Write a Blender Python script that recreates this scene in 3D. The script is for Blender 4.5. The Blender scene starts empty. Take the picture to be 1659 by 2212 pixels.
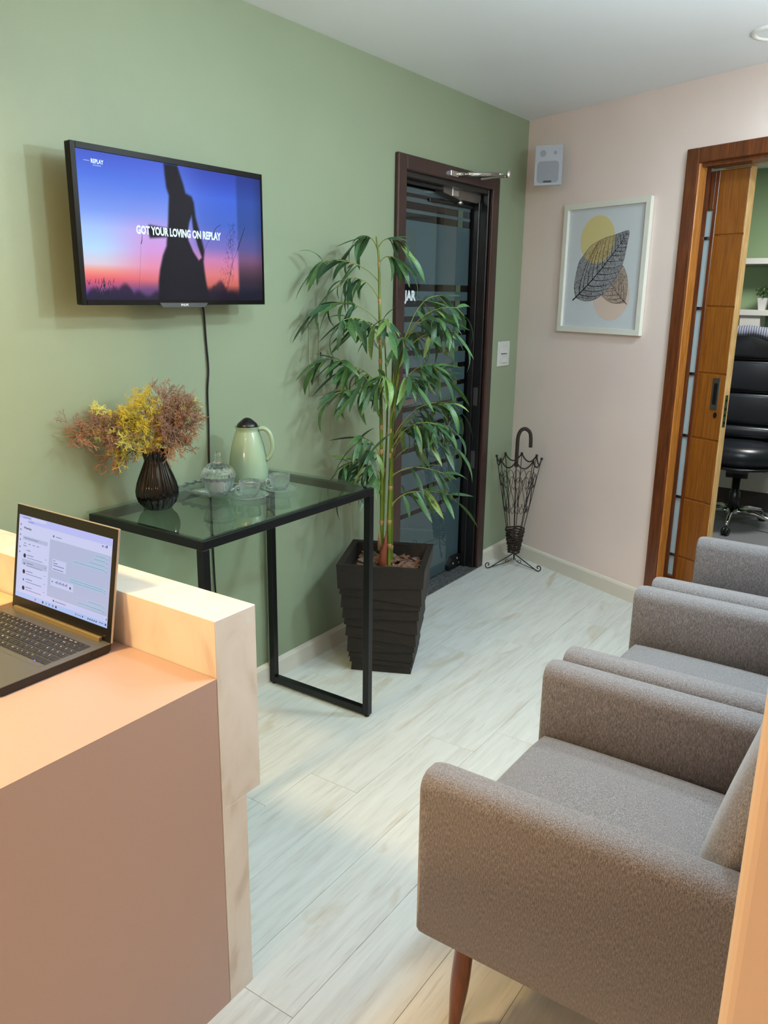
import bpy, bmesh, math, random
from mathutils import Vector, Matrix
random.seed(7)
C = bpy.context.scene.collection
SC = bpy.context.scene
PHI = math.radians(-23.8413)          # the pink wall is skewed against the green one
H = 2.479
R = math.radians

# ---------------------------------------------------------------- camera
cam = bpy.data.cameras.new('camera'); cam.sensor_fit = 'HORIZONTAL'; cam.sensor_width = 36
cam.lens = 1757.98 / 1659 * 36; cam.clip_start = .05
co = bpy.data.objects.new('camera', cam); C.objects.link(co); SC.camera = co
_a, _b, _r = R(34.2073), R(-15.0067), R(.797)
_f = Vector((-math.sin(_a)*math.cos(_b), math.cos(_a)*math.cos(_b), math.sin(_b)))
_rt = Vector((math.cos(_a), math.sin(_a), 0)); _u = _rt.cross(_f)
_rt, _u = _rt*math.cos(_r)+_u*math.sin(_r), -_rt*math.sin(_r)+_u*math.cos(_r)
_m = Matrix((_rt, _u, -_f)).transposed().to_4x4(); _m.translation = Vector((2.1103, -4.4775, 1.5493))
co.matrix_world = _m

# ---------------------------------------------------------------- world, exposure, lights
w = bpy.data.worlds.new('world'); SC.world = w; w.use_nodes = True
w.node_tree.nodes['Background'].inputs[0].default_value = (.8, .88, 1, 1)
w.node_tree.nodes['Background'].inputs[1].default_value = .3
vs = SC.view_settings; vs.view_transform = 'Standard'; vs.look = 'None'; vs.gamma = 1; vs.exposure = .28
vs.use_curve_mapping = False

def area(name, loc, size, power, col, rot=(0, 0, 0), shape='DISK', spread=180):
    l = bpy.data.lights.new(name, 'AREA'); l.shape = shape; l.size = size; l.energy = power; l.color = col
    l.spread = R(spread)
    o = bpy.data.objects.new(name, l); C.objects.link(o); o.location = loc; o.rotation_euler = rot
    return o
COOL = (.72, .92, 1.0)
def bulb(name, loc, rad, power, col):
    l = bpy.data.lights.new(name, 'POINT'); l.shadow_soft_size = rad; l.energy = power; l.color = col
    o = bpy.data.objects.new(name, l); C.objects.link(o); o.location = loc; return o
area('lobby_fill_lamp', (1.78, -1.45, 2.455), .20, 20, COOL)  # unseen fill added to lift the far floor and the pink wall
bulb('warm_fill_bulb', (1.25, -6.0, 1.65), .12, 34, (1.0, .62, .38))  # added fill, low behind the camera, warms the chair sides
bulb('lobby_bulb_and_fill', (1.35, -3.00, 2.21), .05, 15, COOL)
bulb('lobby_bulb_and_fill', (1.95, -2.25, 2.06), .05, 31, (.64, .86, 1))  # this one is an added fill, out of view, for ceiling and pink wall
area('reception_lamp', (.42, -4.15, 2.40), .25, 26, (1.0, .66, .28), spread=150)
area('reception_lamp', (1.45, -5.0, 2.40), .30, 4, (1.0, .64, .40))
area('office_lamp', (1.55, 1.25, 2.455), .45, 34, (1, .98, .95))
area('corridor_lamp', (-.9, -1.2, 2.4), .3, 1.0, (.9, .95, 1))

# ---------------------------------------------------------------- materials
def lin(c):
    return tuple(((v/255)/12.92 if v/255 <= .04045 else ((v/255+.055)/1.055)**2.4) for v in c) + (1,)
class M:
    def __init__(s, name):
        s.m = bpy.data.materials.new(name); s.m.use_nodes = True; s.t = s.m.node_tree
        s.b = s.t.nodes['Principled BSDF']
    def n(s, t, **k):
        x = s.t.nodes.new(t)
        for a, v in k.items():
            if a[0] == '_': x.inputs[a[1:].replace('_', ' ')].default_value = v
            else: setattr(x, a, v)
        return x
    def l(s, a, b): s.t.links.new(a, b)
    def coord(s, scale=(1, 1, 1), kind='Object', rnd=False):
        tc = s.n('ShaderNodeTexCoord'); mp = s.n('ShaderNodeMapping'); mp.inputs['Scale'].default_value = scale
        if rnd:
            oi = s.n('ShaderNodeObjectInfo'); mu = s.n('ShaderNodeVectorMath', operation='MULTIPLY_ADD')
            cb = s.n('ShaderNodeCombineXYZ'); s.l(oi.outputs['Random'], cb.inputs[0]); s.l(oi.outputs['Random'], cb.inputs[1]); s.l(oi.outputs['Random'], cb.inputs[2])
            mu.inputs[1].default_value = (37, 53, 71); s.l(cb.outputs[0], mu.inputs[0]); s.l(tc.outputs[kind], mu.inputs[2]); s.l(mu.outputs[0], mp.inputs[0])
        else: s.l(tc.outputs[kind], mp.inputs[0])
        return mp.outputs[0]
    def ramp(s, fac, stops):
        r = s.n('ShaderNodeValToRGB'); e = r.color_ramp.elements
        while len(e) < len(stops): e.new(.5)
        for i, (p, c) in enumerate(stops): e[i].position = p; e[i].color = c
        s.l(fac, r.inputs[0]); return r.outputs[0]
    def bump(s, h, st, d=.002):
        b = s.n('ShaderNodeBump'); b.inputs['Strength'].default_value = st; b.inputs['Distance'].default_value = d
        s.l(h, b.inputs['Height']); s.l(b.outputs[0], s.b.inputs['Normal'])
def plain(name, c, rough=.5, metal=0, spec=.5, bump=0, bs=400, coat=0):
    k = M(name); k.b.inputs['Base Color'].default_value = lin(c); k.b.inputs['Roughness'].default_value = rough
    k.b.inputs['Metallic'].default_value = metal; k.b.inputs['Specular IOR Level'].default_value = spec
    k.b.inputs['Coat Weight'].default_value = coat
    n = k.n('ShaderNodeTexNoise'); n.inputs['Scale'].default_value = bs; n.inputs['Detail'].default_value = 3
    k.l(k.coord(), n.inputs['Vector'])
    r = k.ramp(n.outputs[0], [(.3, tuple(v*.95 for v in lin(c)[:3])+(1,)), (.7, lin(c))]); k.l(r, k.b.inputs['Base Color'])
    if bump: k.bump(n.outputs[0], bump)
    return k.m
def emis(name, c, st=1):
    k = M(name); k.b.inputs['Base Color'].default_value = (0, 0, 0, 1); k.b.inputs['Roughness'].default_value = .15
    k.b.inputs['Emission Color'].default_value = lin(c); k.b.inputs['Emission Strength'].default_value = st
    return k.m
def wood(name, dark, light, scale=(1, 1, 1), rough=.35, coat=.3, dens=14):
    k = M(name); v = k.coord(scale, rnd=True)
    n = k.n('ShaderNodeTexNoise'); n.inputs['Scale'].default_value = dens; n.inputs['Detail'].default_value = 6; n.inputs['Distortion'].default_value = .6
    k.l(v, n.inputs['Vector']); k.l(k.ramp(n.outputs[0], [(.3, lin(dark)), (.72, lin(light))]), k.b.inputs['Base Color'])
    k.b.inputs['Roughness'].default_value = rough; k.b.inputs['Coat Weight'].default_value = coat; k.b.inputs['Coat Roughness'].default_value = .15
    return k.m
def glass(name, tint=(.9, .97, .94), rough=0, ior=1.5, fmul=1.0):
    k = M(name); k.t.nodes.remove(k.b); out = k.t.nodes['Material Output']
    tr = k.n('ShaderNodeBsdfTransparent'); tr.inputs[0].default_value = tint + (1,)
    gl = k.n('ShaderNodeBsdfGlossy'); gl.inputs['Roughness'].default_value = rough
    fr = k.n('ShaderNodeFresnel'); fr.inputs[0].default_value = ior
    mx = k.n('ShaderNodeMixShader'); mu = k.n('ShaderNodeMath', operation='MULTIPLY'); mu.inputs[1].default_value = fmul; mu.use_clamp = True
    geo = k.n('ShaderNodeNewGeometry'); iv = k.n('ShaderNodeMath', operation='SUBTRACT'); iv.inputs[0].default_value = 1; k.l(geo.outputs['Backfacing'], iv.inputs[1]); m2 = k.n('ShaderNodeMath', operation='MULTIPLY'); k.l(fr.outputs[0], mu.inputs[0]); k.l(mu.outputs[0], m2.inputs[0]); k.l(iv.outputs[0], m2.inputs[1]); k.l(m2.outputs[0], mx.inputs[0]); k.l(tr.outputs[0], mx.inputs[1]); k.l(gl.outputs[0], mx.inputs[2]); k.l(mx.outputs[0], out.inputs[0])
    return k.m

def m_wall(name, c, var=.04):
    k = M(name); v = k.coord()
    n = k.n('ShaderNodeTexNoise'); n.inputs['Scale'].default_value = 1.4; n.inputs['Detail'].default_value = 4; k.l(v, n.inputs['Vector'])
    L = lin(c); k.l(k.ramp(n.outputs[0], [(.35, tuple(x*(1-var) for x in L[:3])+(1,)), (.65, tuple(x*(1+var) for x in L[:3])+(1,))]), k.b.inputs['Base Color'])
    n2 = k.n('ShaderNodeTexNoise'); n2.inputs['Scale'].default_value = 260; k.l(v, n2.inputs['Vector']); k.bump(n2.outputs[0], .12, .001)
    k.b.inputs['Roughness'].default_value = .42; k.b.inputs['Specular IOR Level'].default_value = .35
    return k.m
GREEN = m_wall('green_paint', (147, 160, 133)); PINK = m_wall('pink_beige_paint', (230, 212, 205)); WHITEP = m_wall('ceiling_paint', (238, 242, 248), .012)
BEIGEP = m_wall('beige_paint', (216, 196, 176)); OFFGREEN = m_wall('office_green_paint', (140, 165, 125))
CAPW = plain('baseboard_white', (218, 212, 198), .45)
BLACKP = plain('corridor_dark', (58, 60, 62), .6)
# floor
def m_floor():
    k = M('whitewashed_plank'); v = k.coord((9, .8, 1), rnd=True)
    n = k.n('ShaderNodeTexNoise'); n.inputs['Scale'].default_value = 5; n.inputs['Detail'].default_value = 7; n.inputs['Roughness'].default_value = .62; n.inputs['Distortion'].default_value = .5; k.l(v, n.inputs['Vector'])
    base = k.ramp(n.outputs[0], [(.28, lin((197, 197, 190))), (.5, lin((209, 211, 206))), (.72, lin((217, 219, 215)))])
    v2 = k.coord((2.6, .75, 1), rnd=True)
    n2 = k.n('ShaderNodeTexNoise'); n2.inputs['Scale'].default_value = 2.6; n2.inputs['Detail'].default_value = 5; n2.inputs['Distortion'].default_value = 1.2; k.l(v2, n2.inputs['Vector'])
    kn = k.ramp(n2.outputs[0], [(.60, (0, 0, 0, 1)), (.74, (1, 1, 1, 1))])
    v3 = k.coord((22, 1.1, 1), rnd=True)
    n3 = k.n('ShaderNodeTexNoise'); n3.inputs['Scale'].default_value = 4; n3.inputs['Detail'].default_value = 5; k.l(v3, n3.inputs['Vector'])
    st = k.ramp(n3.outputs[0], [(.60, (0, 0, 0, 1)), (.70, (.5, .5, .5, 1))])
    m1 = k.n('ShaderNodeMix', data_type='RGBA'); k.l(kn, m1.inputs[0]); k.l(base, m1.inputs[6]); m1.inputs[7].default_value = lin((192, 184, 166))
    m2 = k.n('ShaderNodeMix', data_type='RGBA'); k.l(st, m2.inputs[0]); k.l(m1.outputs[2], m2.inputs[6]); m2.inputs[7].default_value = lin((184, 179, 168))
    k.l(m2.outputs[2], k.b.inputs['Base Color']); k.b.inputs['Roughness'].default_value = .38; k.b.inputs['Specular IOR Level'].default_value = .4
    k.bump(n3.outputs[0], .08, .001)
    return k.m
PLANK = m_floor(); SEAM = plain('plank_joint', (150, 148, 140), .8)
def m_fabric():
    k = M('grey_melange_fabric')
    v = k.coord((1, 1, 1)); n = k.n('ShaderNodeTexNoise'); n.inputs['Scale'].default_value = 700; n.inputs['Detail'].default_value = 2; k.l(v, n.inputs['Vector'])
    v2 = k.coord((1, 1, .22)); n2 = k.n('ShaderNodeTexNoise'); n2.inputs['Scale'].default_value = 520; n2.inputs['Detail'].default_value = 3; k.l(v2, n2.inputs['Vector'])
    ad = k.n('ShaderNodeMath', operation='ADD'); k.l(n.outputs[0], ad.inputs[0]); k.l(n2.outputs[0], ad.inputs[1])
    ha = k.n('ShaderNodeMath', operation='MULTIPLY'); ha.inputs[1].default_value = .5; k.l(ad.outputs[0], ha.inputs[0])
    k.l(k.ramp(ha.outputs[0], [(.36, lin((86, 83, 83))), (.5, lin((122, 119, 121))), (.64, lin((160, 157, 160)))]), k.b.inputs['Base Color'])
    k.b.inputs['Roughness'].default_value = .9; k.b.inputs['Specular IOR Level'].default_value = .15; k.b.inputs['Sheen Weight'].default_value = .25
    k.bump(ha.outputs[0], .35, .001); return k.m
FABRIC = m_fabric()
def m_marble():
    k = M('cream_marble_laminate'); v = k.coord((1, 1.3, .7))
    n = k.n('ShaderNodeTexNoise'); n.inputs['Scale'].default_value = 7; n.inputs['Detail'].default_value = 8; n.inputs['Distortion'].default_value = 1.6; k.l(v, n.inputs['Vector'])
    k.l(k.ramp(n.outputs[0], [(.30, lin((204, 188, 172))), (.44, lin((224, 213, 200))), (.62, lin((230, 221, 210)))]), k.b.inputs['Base Color'])
    k.b.inputs['Roughness'].default_value = .3; return k.m
MARBLE = m_marble()
TAUPE = plain('dusty_rose_laminate', (188, 158, 144), .42)
BLACK = plain('black_powder_coat', (10, 12, 15), .35, 0, .4)
TVBLK = plain('television_black', (7, 7, 9), .25, 0, .22)
BLKPL = plain('black_plastic', (16, 16, 18), .3)
RUBBER = plain('black_rubber', (14, 14, 14), .7)
WHITEPL = plain('white_plastic', (208, 208, 204), .35)
CHROME = plain('polished_chrome', (215, 215, 212), .12, 1)
SATIN = plain('satin_metal', (150, 148, 145), .32, 1)
DKWOOD = wood('dark_mahogany_frame', (34, 16, 14), (62, 32, 26), (6, 6, .6))
BLACKWOOD = wood('near_black_jamb', (8, 8, 10), (20, 18, 20), (6, 6, .6))
REDWOOD = wood('reddish_wood_casing', (74, 34, 12), (120, 62, 26), (8, 8, .5))
ORWOOD = wood('honey_wood', (150, 88, 30), (196, 128, 58), (9, 9, .5))
LEAFW = wood('amber_door_veneer', (112, 62, 14), (146, 88, 26), (9, 9, .4))
PALEW = wood('raw_pale_wood', (196, 146, 88), (232, 190, 130), (6, 6, .6), .6, 0)
LEGW = wood('walnut_turned_leg', (86, 38, 12), (128, 64, 22), (6, 6, .8), .3, .4)
GLASST = glass('table_glass', (.80, .90, .86), 0, 1.52, 1.25)
def m_pressed():
    k = M('pressed_glass'); k.t.nodes.remove(k.b); g = k.n('ShaderNodeBsdfGlass'); g.inputs['IOR'].default_value = 1.45; g.inputs['Roughness'].default_value = .01; g.inputs[0].default_value = (.97, 1, .99, 1)
    tr = k.n('ShaderNodeBsdfTranslucent'); tr.inputs[0].default_value = (.9, .95, 1, 1); mx = k.n('ShaderNodeMixShader'); mx.inputs[0].default_value = .10
    k.l(g.outputs[0], mx.inputs[1]); k.l(tr.outputs[0], mx.inputs[2]); k.l(mx.outputs[0], k.t.nodes['Material Output'].inputs[0]); return k.m
CUPG = m_pressed()
DOORG = glass('door_glass', (.85, .9, .9), 0, 1.5, 1.6)
def m_frost(name, c, tmix=.25):
    k = M(name); k.t.nodes.remove(k.b); out = k.t.nodes['Material Output']
    tr = k.n('ShaderNodeBsdfTransparent'); df = k.n('ShaderNodeBsdfDiffuse'); df.inputs[0].default_value = lin(c)
    tl = k.n('ShaderNodeBsdfTranslucent'); tl.inputs[0].default_value = lin(c)
    a = k.n('ShaderNodeMixShader'); a.inputs[0].default_value = .4; k.l(df.outputs[0], a.inputs[1]); k.l(tl.outputs[0], a.inputs[2])
    b = k.n('ShaderNodeMixShader'); b.inputs[0].default_value = tmix; k.l(a.outputs[0], b.inputs[1]); k.l(tr.outputs[0], b.inputs[2]); k.l(b.outputs[0], out.inputs[0])
    return k.m
FROST = m_frost('frosted_film', (132, 152, 162)); FROST2 = m_frost('frosted_pane', (200, 215, 220), .1)

# ---------------------------------------------------------------- helpers
def thing(name, label=None, cat=None, loc=(0, 0, 0), rotz=0, group=None, kind=None):
    o = bpy.data.objects.new(name, None); C.objects.link(o); o.location = loc; o.rotation_euler = (0, 0, rotz)
    o.empty_display_size = .1
    if label: o['label'] = label
    if cat: o['category'] = cat
    if group: o['group'] = group
    if kind: o['kind'] = kind
    return o
def put(name, bm, mat, parent=None, smooth=False, loc=None, label=None, kind=None, cat=None, group=None, rot=None):
    me = bpy.data.meshes.new(name)
    if isinstance(bm, bmesh.types.BMesh): bm.to_mesh(me); bm.free()
    else: me = bm
    if mat and not me.materials: me.materials.append(mat)
    if smooth:
        for p in me.polygons: p.use_smooth = True
    o = bpy.data.objects.new(name, me); C.objects.link(o)
    if parent: o.parent = parent
    if loc: o.location = loc
    if rot: o.rotation_euler = rot
    if label: o['label'] = label
    if kind: o['kind'] = kind
    if cat: o['category'] = cat
    if group: o['group'] = group
    return o
def box(x0, x1, y0, y1, z0, z1, bev=0, seg=1, bm=None, only=None):
    b = bm or bmesh.new()
    if x1 < x0: x0, x1 = x1, x0
    if y1 < y0: y0, y1 = y1, y0
    if z1 < z0: z0, z1 = z1, z0
    r = bmesh.ops.create_cube(b, size=1); vs_ = r['verts']
    for v in vs_:
        v.co = Vector(((x0+x1)/2+v.co.x*(x1-x0), (y0+y1)/2+v.co.y*(y1-y0), (z0+z1)/2+v.co.z*(z1-z0)))
    if bev:
        es = list({e for v in vs_ for e in v.link_edges})
        if only: es = [e for e in es if only(e)]
        bmesh.ops.bevel(b, geom=es, offset=bev, segments=seg, profile=.5, affect='EDGES', clamp_overlap=True)
    return b
def lathe(prof, n=32, bm=None, c=(0, 0), flute=0, nf=0, z0=0, close=True):
    b = bm or bmesh.new(); rings = []
    for i, (r, z) in enumerate(prof):
        ring = []
        fl = flute[i] if isinstance(flute, (list, tuple)) else flute
        for k in range(n):
            a = 2*math.pi*k/n; rr = r*(1+fl*math.cos(nf*a)) if nf else r
            ring.append(b.verts.new((c[0]+rr*math.cos(a), c[1]+rr*math.sin(a), z0+z)))
        rings.append(ring)
    for i in range(len(rings)-1):
        for k in range(n):
            b.faces.new((rings[i][k], rings[i][(k+1) % n], rings[i+1][(k+1) % n], rings[i+1][k]))
    if close:
        if prof[0][0] > 1e-5: b.faces.new(rings[0][::-1])
        if prof[-1][0] > 1e-5: b.faces.new(rings[-1])
    return b
def tube(pts, rad, n=8, bm=None, cap=True):
    b = bm or bmesh.new(); P = [Vector(p) for p in pts]; N = len(P)
    rr = rad if isinstance(rad, (list, tuple)) else [rad]*N
    up = None; rings = []
    for i in range(N):
        t = (P[min(i+1, N-1)]-P[max(i-1, 0)]).normalized()
        if up is None:
            up = Vector((0, 0, 1)) if abs(t.z) < .9 else Vector((1, 0, 0))
        s = t.cross(up)
        if s.length < 1e-6: s = t.orthogonal()
        s.normalize(); u = s.cross(t).normalized(); up = u
        rings.append([b.verts.new(P[i]+(s*math.cos(2*math.pi*k/n)+u*math.sin(2*math.pi*k/n))*rr[i]) for k in range(n)])
    for i in range(N-1):
        for k in range(n):
            b.faces.new((rings[i][k], rings[i][(k+1) % n], rings[i+1][(k+1) % n], rings[i+1][k]))
    if cap and n > 2:
        b.faces.new(rings[0][::-1]); b.faces.new(rings[-1])
    return b
def crv(a, b, c, n=8):
    a, b, c = Vector(a), Vector(b), Vector(c)
    return [a*(1-t)**2+b*2*t*(1-t)+c*t*t for t in [i/n for i in range(n+1)]]
def smoothpts(P, k=4):
    P = [Vector(p) for p in P]; out = []
    for i in range(len(P)-1):
        p0, p1, p2, p3 = P[max(i-1, 0)], P[i], P[i+1], P[min(i+2, len(P)-1)]
        for j in range(k):
            t = j/k
            out.append(.5*((2*p1)+(p2-p0)*t+(2*p0-5*p1+4*p2-p3)*t*t+(3*p1-p0-3*p2+p3)*t**3))
    out.append(P[-1]); return out
def poly(pts, bm=None):
    b = bm or bmesh.new(); f = b.faces.new([b.verts.new(p) for p in pts]); return b
def prism(pts2, axis, a0, a1, bm=None):
    """extrude a 2D outline: axis 'x' -> pts are (y,z) etc."""
    b = bm or bmesh.new()
    def mk(p, a):
        return {'x': (a, p[0], p[1]), 'y': (p[0], a, p[1]), 'z': (p[0], p[1], a)}[axis]
    A = [b.verts.new(mk(p, a0)) for p in pts2]; B = [b.verts.new(mk(p, a1)) for p in pts2]; n = len(A)
    b.faces.new(A[::-1]); b.faces.new(B)
    for i in range(n): b.faces.new((A[i], A[(i+1) % n], B[(i+1) % n], B[i]))
    bmesh.ops.recalc_face_normals(b, faces=b.faces); return b
def text(s, size, mat, name, parent, M4, ext=.0, bold=.0, align='CENTER', sx=1, kind=None):
    c = bpy.data.curves.new(name, 'FONT'); c.body = s; c.size = size; c.align_x = align; c.align_y = 'CENTER'; c.extrude = ext; c.offset = bold; c.resolution_u = 3
    o = bpy.data.objects.new(name, c); C.objects.link(o)
    dg = bpy.context.evaluated_depsgraph_get(); me = bpy.data.meshes.new_from_object(o.evaluated_get(dg))
    bpy.data.objects.remove(o); bpy.data.curves.remove(c)
    me.transform(Matrix.Diagonal((sx, 1, 1, 1))); me.transform(M4); me.materials.clear(); me.materials.append(mat)
    return put(name, me, None, parent, kind=kind)
def basis(o, x, y):
    x = Vector(x).normalized(); y = Vector(y).normalized(); z = x.cross(y)
    m = Matrix((x, y, z)).transposed().to_4x4(); m.translation = Vector(o); return m

# ================================================================ STRUCTURE
def struct(name, bm, mat, loc=None, rotz=0, parent=None):
    o = put(name, bm, mat, parent, loc=loc)
    if rotz: o.rotation_euler = (0, 0, rotz)
    if not parent: o['kind'] = 'structure'
    return o
# green wall (left) with the opening of the glass door
DY0, DY1, DZ = -1.262, -.418, 2.085
b = box(-.15, 0, -6.6, DY0, 0, H); box(-.15, 0, DY1, .25, 0, H, bm=b); box(-.15, 0, DY0, DY1, DZ, H, bm=b)
struct('wall_left', b, GREEN)
# small scratches of old plaster on the green paint
# pink wall, local x = along wall, local y>0 = into the wall
OS0, OS1, OZ = 1.145, 2.02, 2.135
b = box(-.05, OS0-.016, 0, .095, 0, H); box(OS1, 3.6, 0, .095, 0, H, bm=b); box(OS0-.016, OS1, 0, .095, OZ, H, bm=b)
struct('wall_back', b, PINK, rotz=PHI)
struct('wall_right', box(2.22, 2.34, -3.86, -.9, 0, H), BEIGEP)
b = box(2.044, 3.4, -3.925, -3.86, 0, H, .011, 4, only=lambda e: abs(e.verts[0].co.z-e.verts[1].co.z) > 1)
struct('wall_near', b, BEIGEP)
struct('wall_reception', box(3.4, 3.5, -6.6, -3.86, 0, H), BEIGEP)
struct('wall_front', box(-.15, 3.5, -6.7, -6.6, 0, H), BEIGEP)
struct('ceiling', box(-2.6, 3.6, -6.7, 2.6, H, H+.08), WHITEP)
# baseboards
def bb_prof(): return [(0, 0), (.016, 0), (.016, .070), (.011, .080), (.004, .084), (0, .084)]
def board_left(y0, y1, name='baseboard_left'):
    struct(name, prism(bb_prof(), 'y', y0, y1), CAPW)
board_left(-3.31, -1.33); board_left(-.352, -.006)
b = prism([(-p[0], p[1]) for p in bb_prof()], 'x', .02, 1.10); struct('baseboard_back', b, CAPW, rotz=PHI)
struct('baseboard_right', prism([(2.22-p[0], p[1]) for p in bb_prof()], 'y', -3.86, -1.0), CAPW)

# floor : planks are parts of the floor
fl = thing('floor', kind='structure')
put('subfloor', box(-.02, 3.45, -6.62, .3, -.03, -.0035), SEAM, fl)
PW, PL, G = .1905, 1.36, .0005
n_w = Vector((-math.sin(PHI), math.cos(PHI), 0))
joint = {0: -2.04, 1: -2.95, 2: -2.845, 3: -2.625, 4: -2.19, 5: -3.385, 6: -2.3, 7: -3.0, 8: -2.7, 9: -3.3, 10: -2.45, 11: -2.9}
shared = {}
for i in range(-0, 13):
    x0 = .0 + i*PW - .001; x1 = x0+PW
    j = joint.get(i, random.uniform(-3.3, -2)) if i < 12 else -2.5
    k0 = -4 if i > 4 else -3
    for k in range(-4, 4):
        y0 = j+k*PL; y1 = y0+PL
        if y0 > .1 or y1 < -6.6: continue
        cx, cy = (x0+x1)/2, (y0+y1)/2
        bm = box(-PW/2+G, PW/2-G, -PL/2+G, PL/2-G, -.003, 0, .0007, 1, only=lambda e: e.verts[0].co.z > -.001 and e.verts[1].co.z > -.001)
        # cut where the skewed wall stands
        d = max((Vector((xx, y1, 0))).dot(n_w) for xx in (x0, x1))
        if d > -.0:
            p = Vector((-cx, -cy, 0))
            bmesh.ops.bisect_plane(bm, geom=bm.verts[:]+bm.edges[:]+bm.faces[:], plane_co=p+n_w*.0, plane_no=n_w, clear_outer=True)
            if not bm.faces: bm.free(); continue
            put('plank', bm, PLANK, fl, loc=(cx, cy, 0))
        else:
            if 'm' in shared: bm.free(); put('plank', shared['m'], None, fl, loc=(cx, cy, 0))
            else: shared['m'] = put('plank', bm, PLANK, fl, loc=(cx, cy, 0)).data
for i in range(13, 18):
    for k in range(5):
        y0 = -6.6+k*1.36; y1 = min(y0+1.36, -3.9 if i > 12 else 0)
        if y1 > y0: put('plank', shared['m'], None, fl, loc=(i*PW+PW/2, -6.7+k*PL+.0, 0)) if y0+1.36 < -3.6 else None

# cover plate of the fuse box, painted like the wall
fb = thing('fuse_box_cover', 'green painted flush fuse box cover on the wall behind the bamboo', 'cover', (0, -1.74, 1.31))
put('cover_frame', box(0, .004, -.185, .185, -.165, .165, .0015), GREEN, fb)
put('cover_door', box(.0045, .0085, -.128, .118, -.125, .125, .001), GREEN, fb)
put('latch', box(.0085, .0105, -.122, -.116, -.008, .008, .0005), BLKPL, fb)

# ---------------------------------------------------------------- glass door in the green wall (door_1)
d1 = thing('door_1', kind='structure')
b = bmesh.new(); FX0, FX1 = 0, .022
yo0, yo1, zo = -1.328, -.358, 2.142; yi0, yi1, zi = -1.258, -.428, 2.078
def frame_u(b, x0, x1, yo0, yo1, zo, yi0, yi1, zi, bev=.006):
    box(x0, x1, yo0, yi0, 0, zo, bev, 2, bm=b); box(x0, x1, yi1, yo1, 0, zo, bev, 2, bm=b)
    box(x0, x1, yi0-.002, yi1+.002, zi, zo, bev, 2, bm=b)
frame_u(b, FX0, FX1, yo0, yo1, zo, yi0, yi1, zi)
put('door_casing', b, DKWOOD, d1)
b = bmesh.new(); box(-.15, .0, -1.262, -1.236, 0, 2.083, .002, 1, bm=b); box(-.15, .0, -.444, -.418, 0, 2.083, .002, 1, bm=b); box(-.15, 0, -1.236, -.444, 2.055, 2.083, .002, 1, bm=b)
box(-.075, -.045, -.458, -.444, 0, 2.055, .002, 1, bm=b); box(-.075, -.045, -1.236, -.444, 2.041, 2.055, .002, 1, bm=b)
put('door_jamb', b, BLACKWOOD, d1)
GX = -.095
pane = put('door_pane', box(GX, GX+.008, -1.23, -.456, .012, 2.035), DOORG, d1)
# frosted film with clear bands
bands = [2.0, 1.954, 1.905, 1.581, 1.504, 1.431, 1.352, 1.267, 1.181, 1.086, .988, .89, .777, .666, .552, .434]
wid = [.018, .034, .034, .034, .030, .028, .026, .026, .026, .026, .024, .024, .024, .024, .024, .024]
prev = 2.033
b = bmesh.new()
for z, wd in zip(bands, wid):
    if prev - (z+wd/2) > .003: put('frosted_band', box(GX-.0016, GX-.0006, -1.228, -.458, z+wd/2, prev), FROST, pane)
    prev = z-wd/2
put('frosted_band', box(GX-.0016, GX-.0006, -1.228, -.458, .014, prev), FROST, pane)
b.free()
# sticker with letters on the pane
STW = emis  # placeholder name
text('JAR', .062, plain('white_vinyl', (225, 235, 240), .5), 'pane_lettering', pane, basis((GX+.0092, -1.048, 1.540), (0, 1, 0), (0, 0, 1)), bold=.003, sx=.95)
# lock and handle
b = box(GX+.008, GX+.03, -1.15, -1.02, 1.015, 1.047, .002, 1); put('lock_plate', b, SATIN, d1)
b = bmesh.new(); lathe([(.010, 0), (.013, .004), (.013, .016), (.009, .022), (0, .022)], 16, bm=b)
bmesh.ops.rotate(b, verts=b.verts, matrix=Matrix.Rotation(R(90), 3, 'Y')); put('lock_knob', b, CHROME, d1, True, loc=(GX+.008, -1.116, 1.063))
# bottom pivot fitting
b = prism([(-.60, .018), (-.458, .018), (-.458, .085), (-.56, .085), (-.60, .045)], 'x', GX-.006, GX+.022); pf = put('pivot_fitting', b, BLKPL, d1)
for yy, zz in ((-.545, .045), (-.50, .068), (-.48, .035)):
    put('screw', box(GX+.022, GX+.025, yy-.006, yy+.006, zz-.006, zz+.006, .002), CHROME, pf)
# threshold
def m_granite():
    k = M('speckled_granite'); v = k.coord(); n = k.n('ShaderNodeTexVoronoi'); n.inputs['Scale'].default_value = 240; k.l(v, n.inputs['Vector'])
    sp = k.n('ShaderNodeSeparateColor'); k.l(n.outputs['Color'], sp.inputs[0])
    k.l(k.ramp(sp.outputs[0], [(.3, lin((40, 42, 44))), (.6, lin((78, 80, 82))), (.9, lin((140, 140, 140)))]), k.b.inputs['Base Color']); k.b.inputs['Roughness'].default_value = .35
    return k.m
struct('trim_1', box(-.15, .022, -1.236, -.43, 0, .008, .002), m_granite())
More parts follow.
